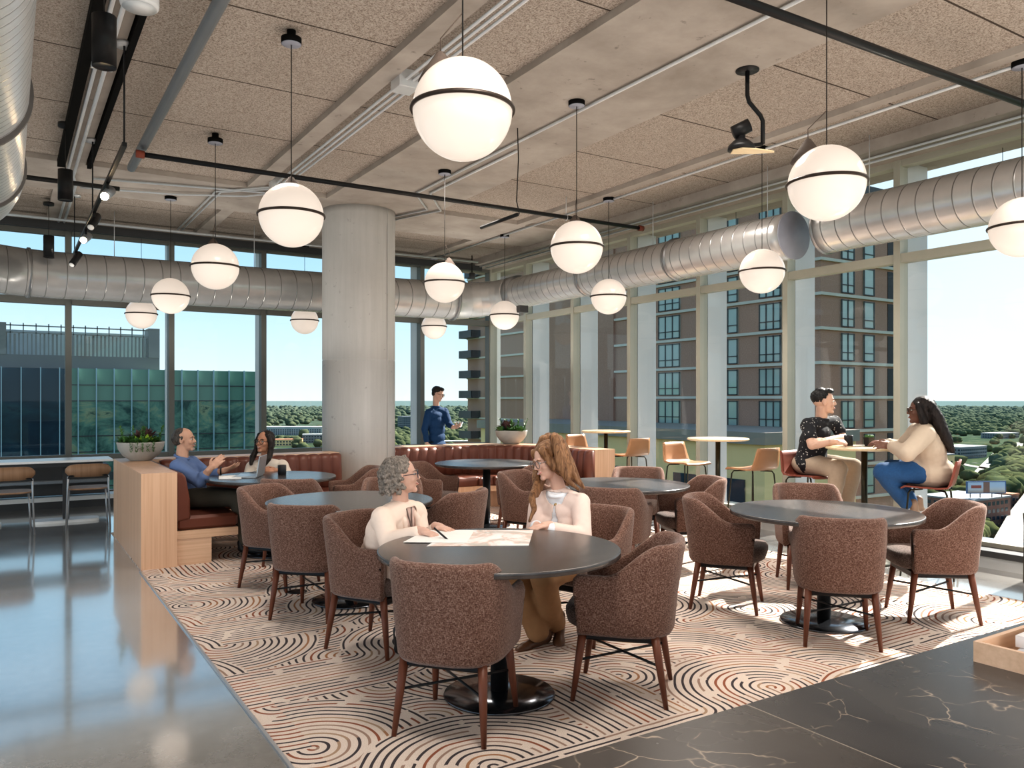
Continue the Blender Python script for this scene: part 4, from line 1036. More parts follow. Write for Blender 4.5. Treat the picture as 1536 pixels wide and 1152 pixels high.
# --- 2 long haired woman in pink cardigan
def p2():
    j=dict(hip=sv(856,832,5.10),chest=sv(846,783,5.02),neck=sv(839,736,4.98),shR=sv(808,751,5.08),shL=sv(871,754,4.90))
    par=person('long-haired woman in pale pink cardigan and glasses looking down at the foreground table',j,S_light,-142)
    j['r']=(j['shR']-j['shL']); j['r'].z=0; j['r'].normalize(); j['f']=Z.cross(j['r'])
    h=Head(sv(822,691,4.96),-118,-16,6,1.0)
    eL,wL=sv(874,804,4.78),sv(820,791,4.66); eR,wR=sv(800,800,4.98),sv(805,788,4.76)
    kR,kL=sv(772,856,4.72),sv(815,866,4.60); aR,aL=sv(806,950,4.82),sv(832,946,4.94)
    m=MB(); head_mesh(m,h,j['neck'],.047); torso(m,j,-.01,.97); limb(m,[j['shR'],eR,wR],[.042,.035,.025]); limb(m,[j['shL'],eL,wL],[.042,.035,.025])
    limb(m,[j['hip']+j['r']*.08,kR,aR],[.075,.05,.034]); limb(m,[j['hip']-j['r']*.08,kL,aL],[.075,.05,.034])
    d=sv(785,794,4.56)-wL; d.z=-.01; hand(m,wL+Z*.012,d,(0,0,1),'L',30,.9); d=sv(783,798,4.60)-wR; d.z=-.02; hand(m,wR-Z*.012,d,(0,0,1),'R',18,.9)
    finish_body(m,par,S_light,j)
    pk=cloth('pale_pink_knit',(.72,.56,.49),40,.3,.06); m=MB(); torso(m,j,.014,.98,1.0); limb(m,[j['shR'],eR,eR.lerp(wR,.78)],[.060,.052,.042]); limb(m,[j['shL'],eL,eL.lerp(wL,.80)],[.062,.056,.042]); m.ell(j['hip']-Z*.04,[.185,.15,.08],Matrix((j['r'],j['f'],Z)).transposed())
    co_=remesh(m,'cardigan',pk,par,.007,14,.003,24,2)
    wh=cloth('white_tee',(.78,.78,.80),60,.1,.03); C,N,f,r=j['chest'],j['neck'],j['f'],j['r']; Mx=Matrix((r,f,Z)).transposed()
    cut_front(co_,C,r,f,interp([(-.42,.075),(-.12,.055),(.0,.030),(.085,.010),(.12,.006),(.13,.05),(.20,.085)]),.01); m=MB(); torso(m,j,.004,.98,.98); m.torus(N+f*.010-Z*.006,.062,.014,24,8,Mx@Matrix.Rotation(R(-22),3,'X')); remesh(m,'tee_shirt',wh,par,.007,4)
    m=MB(); m.cap(eL.lerp(wL,.80),eL.lerp(wL,.92),.039,.036); m.cap(eR.lerp(wR,.78),eR.lerp(wR,.92),.039,.036); remesh(m,'shirt_cuff',wh,par,.006,2)
    bt=simple('gold_button',(.55,.36,.15),.3,.5)
    for z,o,xx in ((.118,.098,.0),(-.01,.125,-.045),): m=MB(); m.ell(C+Z*z+f*o+r*xx,[.011,.008,.011],Mx); loc(m,par).build('button',bt,par)
    hm=hairmat('chestnut_blonde_hair',(.085,.038,.018),(.32,.17,.085)); m=MB(); h.ell(m,(0,-.024,.042),(.084,.095,.086)); h.ell(m,(0,-.050,-.02),(.086,.070,.11)); h.cap(m,(.06,.045,.07),(.079,.02,-.02),.026,.024); h.cap(m,(-.055,.045,.075),(-.083,.015,-.04),.028,.03)
    for pts in ([(815,660,5.06),(807,682,5.08),(806,705,5.06),(805,728,4.98),(798,747,4.90),(801,765,4.86),(794,782,4.85)],[(822,656,5.08),(813,690,5.10),(812,720,5.05),(806,745,4.93)],
                [(832,656,4.88),(839,680,4.85),(843,704,4.84),(854,722,4.83),(868,735,4.84)],[(838,660,4.93),(848,684,4.90),(855,708,4.87),(869,726,4.87)],[(842,664,5.0),(853,692,4.98),(862,716,4.97),(876,732,4.97)],[(834,668,5.08),(846,694,5.08),(850,722,5.06)]):
        P_=[sv(*q) for q in pts]; n_=len(P_)
        for i in range(n_-1): m.cap(P_[i],P_[i+1],(.036,.038,.036,.032,.026,.019,.010)[i+max(0,7-n_) if i>2 else i]*.92,(.036,.038,.036,.032,.026,.019,.010)[min(6,i+1+max(0,7-n_) if i>1 else i+1)]*.92)
    remesh(m,'hair',hm,par,.0065,4,.0035,60,3)
    face_parts(h,par,(.2,.11,.06),(.50,.17,.15),glasses=(.16,.12,.11))
    tn=cloth('tan_twill',(.28,.155,.075),30,.2,.1); m=MB(); limb(m,[j['hip']+j['r']*.09-Z*.02,kR,kR.lerp(aR,.6),aR+Z*.02],[.10,.078,.070,.074]); limb(m,[j['hip']-j['r']*.09-Z*.02,kL,kL.lerp(aL,.6),aL+Z*.05],[.10,.078,.072,.070]); remesh(m,'trousers',tn,par,.009,5,.006,22,2)
    br=simple('brown_leather_shoe',(.11,.05,.025),.35,0,.2,20)
    shoe(par,sv(826,962,4.92)-Z*.0,sv(776,975,4.74)-Z*.02,br,boot=.02); shoe(par,sv(840,940,5.00),sv(838,974,4.84),br,boot=.0)
p2()
# --- 3 man in blue shirt
def p3():
    j=dict(hip=sv(288,744,7.78),chest=sv(277,718,7.80),neck=sv(273,688,7.82),shR=sv(266,700,7.62),shL=sv(288,694,7.98))
    par=person('balding man in blue shirt and dark trousers gesturing on the leather bench',j,S_mid,96)
    h=Head(sv(277,660,7.84),88,2,0,1.04)
    eR,wR=sv(300,722,7.52),sv(316,702,7.50); eL,wL=sv(312,714,7.90),sv(335,706,7.86)
    kR,kL=sv(356,748,7.62),sv(352,744,7.95); aR,aL=sv(368,814,7.60),sv(372,808,7.95)
    m=MB(); head_mesh(m,h,j['neck'],.060); torso(m,j,-.01,1.08); limb(m,[j['shR'],eR,wR],[.05,.042,.030]); limb(m,[j['shL'],eL,wL],[.05,.042,.030]); limb(m,[j['hip']+j['r']*.09,kR,aR],[.08,.055,.04]); limb(m,[j['hip']-j['r']*.09,kL,aL],[.08,.055,.04])
    hand(m,wR,(cdir(70)*.8+Z*.75),cdir(180)+Z*.1,'R',14,1.05); hand(m,wL,(cdir(80)*.9+Z*.35),Z*-1+cdir(180)*.4,'L',12,1.05,spread=.3)
    finish_body(m,par,S_mid,j,.006)
    bl=cloth('blue_shirt_cloth',(.10,.15,.28),40,.15,.12); m=MB(); torso(m,j,.016,1.10,0,1.0); limb(m,[j['shR'],eR,eR.lerp(wR,.35)],[.074,.062,.055]); limb(m,[j['shL'],eL,eL.lerp(wL,.55)],[.072,.060,.050]); remesh(m,'shirt',bl,par,.009,5,.004,26,5)
    N,f,r=j['neck'],j['f'],j['r']; Mx=Matrix((r,f,Z)).transposed(); m=MB(); m.torus(N+Z*.018,.066,.014,24,8,Mx@Matrix.Rotation(R(-18),3,'X')); loc(m,par).build('collar',bl,par)
    tr=cloth('dark_khaki_trousers',(.075,.065,.05),40,.15); m=MB(); m.ell(j['hip']-Z*.01,[.185,.15,.105],Mx); limb(m,[j['hip']+r*.09,kR,aR+Z*.03],[.105,.078,.06]); limb(m,[j['hip']-r*.09,kL,aL+Z*.03],[.105,.078,.06]); remesh(m,'trousers',tr,par,.009,5,.003,24)
    m=MB(); h.ell(m,(0,-.045,.018),(.078,.078,.078)); h.ell(m,(0,-.030,.062),(.068,.070,.055)); h.cap(m,(.074,.0,.03),(.074,.0,.0),.012,.010); h.cap(m,(-.074,.0,.03),(-.074,.0,.0),.012,.010); remesh(m,'hair',hairmat('short_dark_grey_hair',(.02,.017,.015),(.10,.085,.075)),par,.006,3,.0012,200)
    face_parts(h,par,(.05,.04,.035)); m=MB(); m.tube([h.P(-.03,.083,-.044),h.P(0,.102,-.042),h.P(.03,.083,-.044)],[.004,.006,.004],8); h.ell(m,(0,.083,-.088),(.022,.010,.014)); loc(m,par).build('moustache',simple('grey_beard',(.22,.19,.17),.9),par)
    m=MB(); m.torus(wL-cdir(80)*.02,.034,.008,20,8,Matrix((cdir(170),Z,cdir(80))).transposed()); loc(m,par).build('watch',M['black'],par)
    for a,k in ((aR,1),(aL,-1)): shoe(par,a-Z*.09-cdir(90)*.07,a-Z*.10+cdir(90)*.20,M['black'])
p3()
# --- 4 woman in white sweater
def p4():
    j=dict(hip=sv(401,729,8.98),chest=sv(401,712,8.90),neck=sv(399,692,8.84),shR=sv(378,700,8.84),shL=sv(423,698,8.86))
    par=person('dark-haired woman in off-white sweater smiling behind the laptop table',j,S_ind,178)
    h=Head(sv(397,663,8.78),-160,4,-4,1.08)
    eR,wR=sv(371,722,8.62),sv(393,706,8.34); eL,wL=sv(434,720,8.62),sv(416,706,8.34); kR,kL=sv(385,735,8.5),sv(420,735,8.5); aR,aL=sv(388,800,8.5),sv(418,800,8.5)
    m=MB(); head_mesh(m,h,j['neck'],.050); torso(m,j,-.01,1.02); limb(m,[j['shR'],eR,wR],[.044,.038,.027]); limb(m,[j['shL'],eL,wL],[.044,.038,.027]); limb(m,[j['hip']+j['r']*.08,kR,aR],[.075,.05,.035]); limb(m,[j['hip']-j['r']*.08,kL,aL],[.075,.05,.035])
    hand(m,wR,cdir(110)*.9-cdir(0)*.2,-cdir(0)+Z*.6,'R',40); hand(m,wL,cdir(-110)*.9-cdir(0)*.4,-cdir(0)+Z*.6,'L',45)
    finish_body(m,par,S_ind,j,.006)
    sw=cloth('off_white_knit',(.62,.54,.46),40,.3,.06); m=MB(); torso(m,j,.02,1.08,1.1); limb(m,[j['shR'],eR,eR.lerp(wR,.8)],[.068,.062,.046]); limb(m,[j['shL'],eL,eL.lerp(wL,.8)],[.068,.062,.046]); remesh(m,'sweater',sw,par,.009,5,.004,24,3)
    tr=M['charcoal']; m=MB(); limb(m,[j['hip']+j['r']*.09,kR,aR],[.10,.075,.055]); limb(m,[j['hip']-j['r']*.09,kL,aL],[.10,.075,.055]); remesh(m,'trousers',cloth('black_trousers',(.02,.02,.022)),par,.01,4)
    hm=hairmat('black_hair',(.008,.006,.005),(.035,.025,.02)); m=MB(); h.ell(m,(0,-.026,.040),(.083,.092,.083)); h.ell(m,(0,-.05,-.02),(.082,.06,.09))
    for q in (-1,1):
        pts=[h.P(q*.05,.03,.07),h.P(q*.082,.01,.0),h.P(q*.088,.0,-.08),h.P(q*.095,.04,-.16),h.P(q*.080,.075,-.23)]
        for i in range(4): m.cap(pts[i],pts[i+1],[.026,.03,.032,.034,.02][i],[.026,.03,.032,.034,.02][i+1])
    remesh(m,'hair',hm,par,.007,3,.003,80); face_parts(h,par,(.02,.014,.01),(.35,.10,.09),glasses=(.02,.02,.02))
    for a in (aR,aL): shoe(par,a-Z*.10+cdir(0)*.06,a-Z*.11-cdir(0)*.18,M['black'])
p4()
# --- 5 standing man with phone
def p5():
    T=13.6
    j=dict(hip=sv(655,668,T),chest=sv(655,633,T),neck=sv(654,611,T),shR=sv(643,619,13.48),shL=sv(667,617,13.68))
    par=person('standing man in dark blue shirt and glasses looking at his phone by the window',j,S_light,128)
    h=Head(sv(657,591,T-.02),100,-18,0,1.05)
    eR,wR=sv(637,644,13.45),sv(640,664,13.40); eL,wL=sv(674,637,13.55),sv(681,641,13.30)
    kR,kL=sv(648,698,T-.05),sv(661,698,T); aR,aL=sv(648,722,T),sv(662,722,T)
    m=MB(); head_mesh(m,h,j['neck'],.058); torso(m,j,-.01,1.05); limb(m,[j['shR'],eR,wR],[.05,.042,.030]); limb(m,[j['shL'],eL,wL],[.05,.042,.030]); limb(m,[j['hip']+j['r']*.09,kR,aR],[.08,.055,.04]); limb(m,[j['hip']-j['r']*.09,kL,aL],[.08,.055,.04])
    hand(m,wR,Z*-1+cdir(90)*.15,-cdir(0)*1.0,'R',20); hand(m,wL,cdir(95)*.9+Z*.25-cdir(0)*.2,Z*-.5+cdir(30),'L',35)
    finish_body(m,par,S_light,j,.007)
    sh=cloth('dark_blue_shirt_cloth',(.010,.045,.12),40,.15,.2); m=MB(); torso(m,j,.018,1.08); limb(m,[j['shR'],eR,eR.lerp(wR,.85)],[.068,.058,.045]); limb(m,[j['shL'],eL,eL.lerp(wL,.7)],[.066,.058,.046]); Mx=Matrix((j['r'],j['f'],Z)).transposed(); m.ell(j['hip']-Z*.02,[.185,.135,.14],Mx); m.torus(j['neck']+Z*.015,.062,.014,20,8,Mx); remesh(m,'shirt',sh,par,.009,5,.005,24,7)
    m=MB(); limb(m,[j['hip']+j['r']*.09,kR,aR],[.10,.078,.06]); limb(m,[j['hip']-j['r']*.09,kL,aL],[.10,.078,.06]); remesh(m,'trousers',cloth('navy_trousers',(.015,.02,.035)),par,.01,4)
    m=MB(); h.ell(m,(0,-.028,.045),(.080,.092,.078)); h.ell(m,(0,.03,.088),(.058,.05,.032)); h.ell(m,(0,-.06,.0),(.070,.045,.06)); remesh(m,'hair',hairmat('short_black_hair',(.010,.008,.007),(.04,.03,.025)),par,.007,2,.005,110)
    face_parts(h,par,(.02,.015,.01),glasses=(.01,.01,.01),smile=False)
    for a in (aR,aL): shoe(par,Vector((a.x,a.y,0))-cdir(110)*.07,Vector((a.x,a.y,0))+cdir(110)*.2,M['black'])
    p=wL+cdir(90)*.10+Z*.045; t=thing('phone','grey phone in the standing man\'s hand','phone',(p.x,p.y,p.z),rz_of(15)); b=MB().box(-.035,.035,-.004,.004,-.07,.07,0,.002).build('handset',M['alu'],t); b.rotation_euler=(R(-50),0,0)
p5()
# --- 6 man in black patterned shirt on a stool
def p6():
    j=dict(hip=sv(1213,694,8.0),chest=sv(1222,662,7.93),neck=sv(1232,631,7.88),shR=sv(1211,636,7.72),shL=sv(1252,632,8.0))
    par=person('man in black dotted short-sleeved shirt and khaki trousers smiling on a bar stool',j,S_as,118)
    h=Head(sv(1236,603,7.84),104,0,0,1.08)
    eR,wR=sv(1218,668,7.56),sv(1251,663,7.46); eL,wL=sv(1264,657,7.90),sv(1238,661,7.54)
    kR,kL=sv(1258,704,7.62),sv(1280,700,7.90); aR,aL=sv(1245,772,7.62),sv(1268,770,7.9)
    m=MB(); head_mesh(m,h,j['neck'],.058); torso(m,j,-.01,1.05); limb(m,[j['shR'],eR,wR],[.052,.043,.030]); limb(m,[j['shL'],eL,wL],[.052,.043,.030]); limb(m,[j['hip']+j['r']*.09,kR,aR],[.08,.058,.04]); limb(m,[j['hip']-j['r']*.09,kL,aL],[.08,.058,.04])
    hand(m,wR,cdir(100),Z+cdir(180)*.6,'R',62,1.05); hand(m,wL,cdir(-95)+Z*-.05,Z+cdir(180)*.7,'L',20,1.0)
    finish_body(m,par,S_as,j,.006)
    t=NT('black_dotted_cloth'); v=t.obj(); vo=t.n('ShaderNodeTexVoronoi'); t.l(v,vo.inputs['Vector']); vo.inputs['Scale'].default_value=30; d=t.m('LESS_THAN',vo.outputs['Distance'],.2); t.col(t.mix(d,(.014,.014,.017),(.45,.43,.40))); sh=t.set(.85)
    m=MB(); torso(m,j,.024,1.16,0,.9); limb(m,[j['shR'],j['shR'].lerp(eR,.60)],[.062,.066]); limb(m,[j['shL'],j['shL'].lerp(eL,.60)],[.062,.064]); Mx=Matrix((j['r'],j['f'],Z)).transposed(); m.torus(j['neck']+Z*.014,.064,.014,20,8,Mx); remesh(m,'shirt',sh,par,.008,5,.004,26,4)
    kh=cloth('khaki_cotton',(.40,.31,.23),40,.15); m=MB(); m.ell(j['hip']-Z*.01,[.20,.165,.115],Mx); limb(m,[j['hip']+j['r']*.09,kR,aR],[.11,.085,.062]); limb(m,[j['hip']-j['r']*.09,kL,aL],[.11,.085,.062]); remesh(m,'trousers',kh,par,.009,5,.005,22,2)
    m=MB(); h.ell(m,(0,-.030,.046),(.078,.088,.076)); h.ell(m,(0,.030,.098),(.058,.055,.028)); h.ell(m,(0,-.03,.105),(.06,.05,.028)); remesh(m,'hair',hairmat('black_cropped_hair',(.006,.006,.007),(.03,.028,.028)),par,.006,2,.004,130)
    face_parts(h,par,(.02,.015,.01))
    for a in (aR,aL): shoe(par,a-Z*.09-cdir(110)*.06,a-Z*.10+cdir(110)*.19,M['black'])
p6()
# --- 7 woman in tan blazer on a stool
def p7():
    j=dict(hip=sv(1396,704,6.92),chest=sv(1391,672,6.86),neck=sv(1387,640,6.84),shR=sv(1376,646,6.98),shL=sv(1388,652,6.66))
    par=person('woman with long black hair in tan blazer and jeans on a bar stool',j,S_dark,-62)
    h=Head(sv(1381,616,6.84),-72,0,0,1.02)
    eL,wL=sv(1360,680,6.56),sv(1337,668,6.80); eR,wR=sv(1352,672,7.12),sv(1330,665,7.10)
    kL,kR=sv(1325,708,6.90),sv(1336,703,7.20); aL,aR=sv(1358,755,6.95),sv(1366,750,7.1)
    m=MB(); head_mesh(m,h,j['neck'],.052); torso(m,j,-.01,1.05); limb(m,[j['shR'],eR,wR],[.048,.04,.028]); limb(m,[j['shL'],eL,wL],[.048,.04,.028]); limb(m,[j['hip']+j['r']*.08,kR,aR],[.08,.055,.038]); limb(m,[j['hip']-j['r']*.08,kL,aL],[.08,.055,.038])
    hand(m,wL,cdir(-85)+Z*.08,cdir(180)+Z*.7,'L',30); hand(m,wR,cdir(-80)+Z*.12,Z+cdir(180)*.4,'R',25)
    finish_body(m,par,S_dark,j,.006)
    bz=cloth('tan_linen',(.50,.40,.31),40,.2,.06); Mx=Matrix((j['r'],j['f'],Z)).transposed(); m=MB(); torso(m,j,.03,1.14,1.0,1.0); m.ell(j['hip']-Z*.02,[.215,.205,.14],Mx); m.ell(j['hip']-Z*.07,[.20,.20,.09],Mx); limb(m,[j['shR'],eR,eR.lerp(wR,.8)],[.075,.068,.052]); limb(m,[j['shL'],eL,eL.lerp(wL,.8)],[.085,.074,.055]); remesh(m,'blazer',bz,par,.009,5,.005,22,6)
    jn=cloth('blue_denim',(.022,.075,.18),60,.2,.2); m=MB(); limb(m,[j['hip']+j['r']*.09-Z*.02,kR,aR],[.11,.082,.055]); limb(m,[j['hip']-j['r']*.09-Z*.02,kL,aL],[.11,.085,.055]); remesh(m,'jeans',jn,par,.009,5,.004,26)
    hm=hairmat('long_black_hair',(.006,.005,.005),(.03,.022,.02)); m=MB(); h.ell(m,(0,-.024,.040),(.086,.096,.086)); h.ell(m,(0,-.06,-.02),(.090,.07,.10))
    for o in (-.05,0,.05): 
        pts=[h.P(o,-.06,.04),h.P(o*1.3,-.115,-.06),h.P(o*1.5,-.15,-.16),h.P(o*1.3-.01,-.19,-.25),h.P(o-.02,-.225,-.33)]
        for i in range(4): m.cap(pts[i],pts[i+1],[.05,.052,.05,.042,.022][i],[.05,.052,.05,.042,.022][i+1])
    h.cap(m,(-.075,.03,.05),(-.085,-.01,-.09),.024,.035)
    remesh(m,'hair',hm,par,.007,3,.003,80); face_parts(h,par,(.02,.014,.01),(.22,.08,.06),glasses=(.05,.03,.02))
    sh=simple('black_beige_shoe',(.30,.20,.14),.4)
    for a in (aL,aR): shoe(par,a-Z*.08+cdir(-80)*-.06,a-Z*.115+cdir(60)*.16,sh)
p7()
# ------------------------------------------------------------ outside: ground, city, buildings
GZ=-62
def mk_ground():
    t=NT('forest_suburb_ground'); v=t.obj()
    f=t.noise(v,.0045,6,.62); g=t.noise(v,.035,6,.72); h=t.noise(v,.0012,4,.6)
    c=t.ramp(g,[(.35,(.018,.032,.014)),(.5,(.035,.055,.02)),(.62,(.075,.095,.04)),(.75,(.15,.15,.10))])
    pal=t.ramp(t.noise(v,.018,5,.75),[(.60,(0,0,0)),(.66,(1,1,1))]); near=t.ramp(f,[(.47,(0,0,0)),(.56,(1,1,1))])
    c=t.mix(t.m('MULTIPLY',pal,near),c,(.27,.26,.23))
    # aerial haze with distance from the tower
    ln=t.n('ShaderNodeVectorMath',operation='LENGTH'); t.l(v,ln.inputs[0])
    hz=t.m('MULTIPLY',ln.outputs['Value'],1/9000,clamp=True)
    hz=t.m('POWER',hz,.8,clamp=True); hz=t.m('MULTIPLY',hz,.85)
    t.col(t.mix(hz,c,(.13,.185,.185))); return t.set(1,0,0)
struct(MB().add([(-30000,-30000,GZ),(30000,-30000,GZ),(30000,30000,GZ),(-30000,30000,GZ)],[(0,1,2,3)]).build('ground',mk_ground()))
rnd=random.Random(3)
def P3(px,py,z=None):   # point on the ground seen at px,py
    t=(EYE-(GZ if z is None else z))*1200/(py-599); return sv(px,py,t)
# trees: nobody could count them
def trees():
    import bmesh
    bm=bmesh.new(); bmesh.ops.create_icosphere(bm,subdivisions=2,radius=1); base=np.array([v.co[:] for v in bm.verts]); fc=np.array([[v.index for v in f.verts] for f in bm.faces]); bm.free()
    VV=[];FF=[];o=0; rg=np.random.default_rng(5)
    def blob(x,y,s,hh):
        nonlocal o
        b=base*np.array([s,s,hh])*(1+.22*rg.standard_normal((len(base),1))*.6)+np.array([x,y,GZ+hh*.75]); VV.append(b); FF.append(fc+o); o+=len(b)
    for _ in range(24000):
        t=260*(1+rg.random()*0)+ (rg.random()**1.5)*5200; X=rg.uniform(-.68,.68)
        if t<900 and rg.random()<.35: continue
        x,y=cv(X*t,t); n=.5+.5*math.sin(x*.011+1.3)*math.cos(y*.009)
        if rg.random()>.35+.65*n: continue
        px=768+X*1200
        s=rg.uniform(3.2,5.8)*(1+t/2400); 
        py=599+(EYE-GZ)*1200/t
        if 1425<px and py>745: continue
        if 1440<px<1536 and 655<py<715 and rg.random()<.8: continue
        if 380<px<500 and 632<py<690 and rg.random()<.8: continue
        if 1376<px<1490 and 655<py<690 and rg.random()<.85: continue
        if (x>50 and 40<y<125 and x<95) or (y>80 and y<130 and x<30): continue
        blob(x,y,s,s*rg.uniform(.6,.85))
    for px,py,s,n in ((1515,735,11,26),(1455,800,7,14),(1440,815,7,12),(1520,700,10,12)):
        for _ in range(n):
            p=P3(px+rg.uniform(-22,22),py+rg.uniform(-12,14)); blob(p.x,p.y,s*rg.uniform(.6,1.1),s*.7)
    V=np.concatenate(VV);F=np.concatenate(FF)
    me=bpy.data.meshes.new('trees'); me.vertices.add(len(V)); me.vertices.foreach_set('co',V.ravel()); me.loops.add(F.size); me.loops.foreach_set('vertex_index',F.ravel()); me.polygons.add(len(F)); me.polygons.foreach_set('loop_start',np.arange(0,F.size,3)); me.update(calc_edges=True); me.validate()
    t=NT('tree_canopy'); v=t.obj(); g=t.noise(v,.05,5,.7); h=t.noise(v,.006,3)
    c=t.mix(h,t.ramp(g,[(.3,(.022,.036,.010)),(.7,(.10,.115,.030))]),t.ramp(g,[(.3,(.032,.042,.014)),(.7,(.15,.145,.05))]))
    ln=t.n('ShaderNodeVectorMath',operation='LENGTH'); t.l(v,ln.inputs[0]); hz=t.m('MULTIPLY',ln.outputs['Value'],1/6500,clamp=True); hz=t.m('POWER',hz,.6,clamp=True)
    t.col(t.mix(t.m('MULTIPLY',hz,.7),c,(.12,.16,.145))); t.set(1,0,0); me.materials.append(t.mat)  # distance haze mixed into the leaf colour
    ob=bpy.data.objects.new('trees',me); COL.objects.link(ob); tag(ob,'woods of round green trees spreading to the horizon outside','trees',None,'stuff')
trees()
M['road']=simple('pale_concrete_road',(.30,.285,.245),.9,0,.12,.05)
M['roof']=simple('white_flat_roof',(.42,.42,.41),.9,0,.08,.05)
M['bwall']=simple('grey_building_wall',(.22,.23,.24),.8,0,.1,.1)
M['brick']=simple('red_brick_wall',(.20,.10,.075),.9,0,.15,.3)
M['darkgl']=simple('dark_glazing',(.03,.05,.07),.15,0,.3,.2)
M['tanw']=simple('tan_concrete_wall',(.95,.62,.31),.85,0,.1,.1)
M['wred']=simple('rust_roof',(.40,.17,.09),.9,0,.1,.05)
def strip(label,P,w,name='road',mat=None,z=.4):
    pts=[P3(*p) for p in P]; rings=[]
    for i,p in enumerate(pts):
        d=(pts[min(i+1,len(pts)-1)]-pts[max(i-1,0)]); d.z=0; d.normalize(); n_=Vector((-d.y,d.x,0))*w[i]*.5
        rings.append([p+n_+Vector((0,0,z)),p-n_+Vector((0,0,z)),p-n_,p+n_])
    tag(MB().loft(rings,0,True,False).build(name,mat or M['road']),label,'road')
strip('pale road running away to the right beyond the woman in tan',[(1470,712),(1500,680),(1530,664)],[12,14,20])
strip('pale road crossing before the billboard building',[(1380,682),(1450,698),(1530,712)],[9,9,9])
strip('wide pale concrete ramp below the right windows',[(1530,860),(1552,790),(1582,735)],[22,22,24],z=6)
def low_building(px,py,w,d,h,label,wall,roof,rz=.0,win=True,name='warehouse'):
    p=P3(px,py); r=thing(name,label,'building',(p.x,p.y,GZ),rz)
    MB().box(-w/2,w/2,-d/2,d/2,0,h).build('wall',wall,r)
    MB().box(-w/2-.3,w/2+.3,-d/2-.3,d/2+.3,h,h+.8).build('roof',roof,r)
    if win:
        m=MB(); n_=int(w/4)
        for fl in range(max(1,int(h/3.6))):
            for i in range(n_): x=-w/2+2+i*4; m.box(x-1.2,x+1.2,-d/2-.12,-d/2,1.2+fl*3.6,3.0+fl*3.6)
        for fl in range(max(1,int(h/3.6))):
            for i in range(int(d/4)): y=-d/2+2+i*4; m.box(-w/2-.12,-w/2,y-1.2,y+1.2,1.2+fl*3.6,3.0+fl*3.6)
        m.build('window_band',M['darkgl'],r)
    return r
low_building(1440,686,52,30,12,'white flat-roofed warehouse beyond the woman in tan',M['bwall'],M['roof'])
low_building(1400,672,40,26,9,'small white warehouse right behind the woman in tan',M['bwall'],M['roof'])
low_building(1500,657,60,30,8,'long pale warehouse far off on the right',M['bwall'],M['roof'])
low_building(1395,655,50,30,8,'far pale shed near the horizon at right',M['bwall'],M['roof'])
low_building(1400,735,14,22,25,'tan parking block behind the woman in tan',M['tanw'],M['bwall'])
b=low_building(1448,790,34,26,15,'red brick low block with dark glazing carrying a billboard',M['brick'],M['bwall'],name='office_block')
low_building(1512,762,8,8,8,'small red-roofed house beside the brick block',M['brick'],M['wred'],name='house')
p=P3(1432,772); bb=thing('billboard','wide pale billboard standing on the brick block','billboard',(b.location.x-4,b.location.y-12,GZ+16),R(-28))
MB().box(-10,10,-.3,.3,2,8).build('frame',simple('billboard_frame',(.10,.16,.30),.6),bb)
t=NT('billboard_print'); v=t.obj(); xs=t.n('ShaderNodeSeparateXYZ'); t.l(v,xs.inputs[0]); 
c=t.ramp(t.m('MULTIPLY_ADD',xs.outputs[2],.16,-.3),[(0,(.45,.28,.16)),(.35,(.62,.60,.62)),(.6,(.55,.62,.75))]); c=t.mix(t.m('MULTIPLY',t.m('LESS_THAN',t.m('ABSOLUTE',t.m('ADD',xs.outputs[0],5.2)),2.6),t.m('LESS_THAN',t.m('ABSOLUTE',t.m('SUBTRACT',xs.outputs[2],5.3)),.7)),c,(.40,.10,.08)); c=t.mix(t.m('LESS_THAN',t.m('ABSOLUTE',t.m('ADD',xs.outputs[0],0)),1.6),c,(.30,.16,.12)); t.col(c); t.set(.6)
MB().box(-9.4,9.4,-.42,-.3,2.5,7.5).build('poster',t.mat,bb)
m=MB(); 
for x in (-8,-3,3,8): m.tube([(x,0,0),(x,0,2)],.2,6)
m.build('post',M['charcoal'],bb)
# mid-distance on the left
low_building(440,652,110,40,14,'long white hall with ribbed wall beyond the seated woman in white',M['roof'],M['roof'],R(-30),name='hall')
low_building(428,668,46,30,8,'rust-roofed shed beyond the seated woman in white',M['tanw'],M['wred'],R(-20))
low_building(470,664,30,20,12,'pale block beside the long white hall',M['bwall'],M['roof'],R(-20))
low_building(610,648,26,26,30,'dark tower block seen right of the column',M['bwall'],M['bwall'],name='tower_block')
low_building(700,672,60,22,9,'low pink-white housing row behind the standing man',M['wred'],M['roof'],R(-20),name='housing_row')
low_building(690,640,80,30,10,'far pale roof behind the standing man',M['bwall'],M['roof'],R(-20))
# green glass office with louvred plant screen -------------------
bl=thing('glass_office_building','green glass office building with louvred roof screen outside left','building')
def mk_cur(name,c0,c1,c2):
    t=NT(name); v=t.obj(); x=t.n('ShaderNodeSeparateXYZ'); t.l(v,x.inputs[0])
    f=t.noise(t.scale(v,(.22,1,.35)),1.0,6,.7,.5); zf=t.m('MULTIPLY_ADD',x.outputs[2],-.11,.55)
    g=t.ramp(f,[(.38,c0),(.52,c1),(.60,c2),(.66,c0)])  # reflections imitated by colour noise; the surface itself hardly mirrors
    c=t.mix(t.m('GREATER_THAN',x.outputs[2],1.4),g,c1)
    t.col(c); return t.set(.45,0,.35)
cg=mk_cur('green_glass_painted_reflection',(.018,.065,.058),(.15,.27,.20),(.34,.35,.21)); cd=mk_cur('deep_blue_glass',(.004,.02,.04),(.006,.035,.06),(.01,.05,.07))
YF=91
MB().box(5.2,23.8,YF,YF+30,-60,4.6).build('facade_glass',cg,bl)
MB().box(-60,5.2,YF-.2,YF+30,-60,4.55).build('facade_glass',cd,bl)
m=MB()
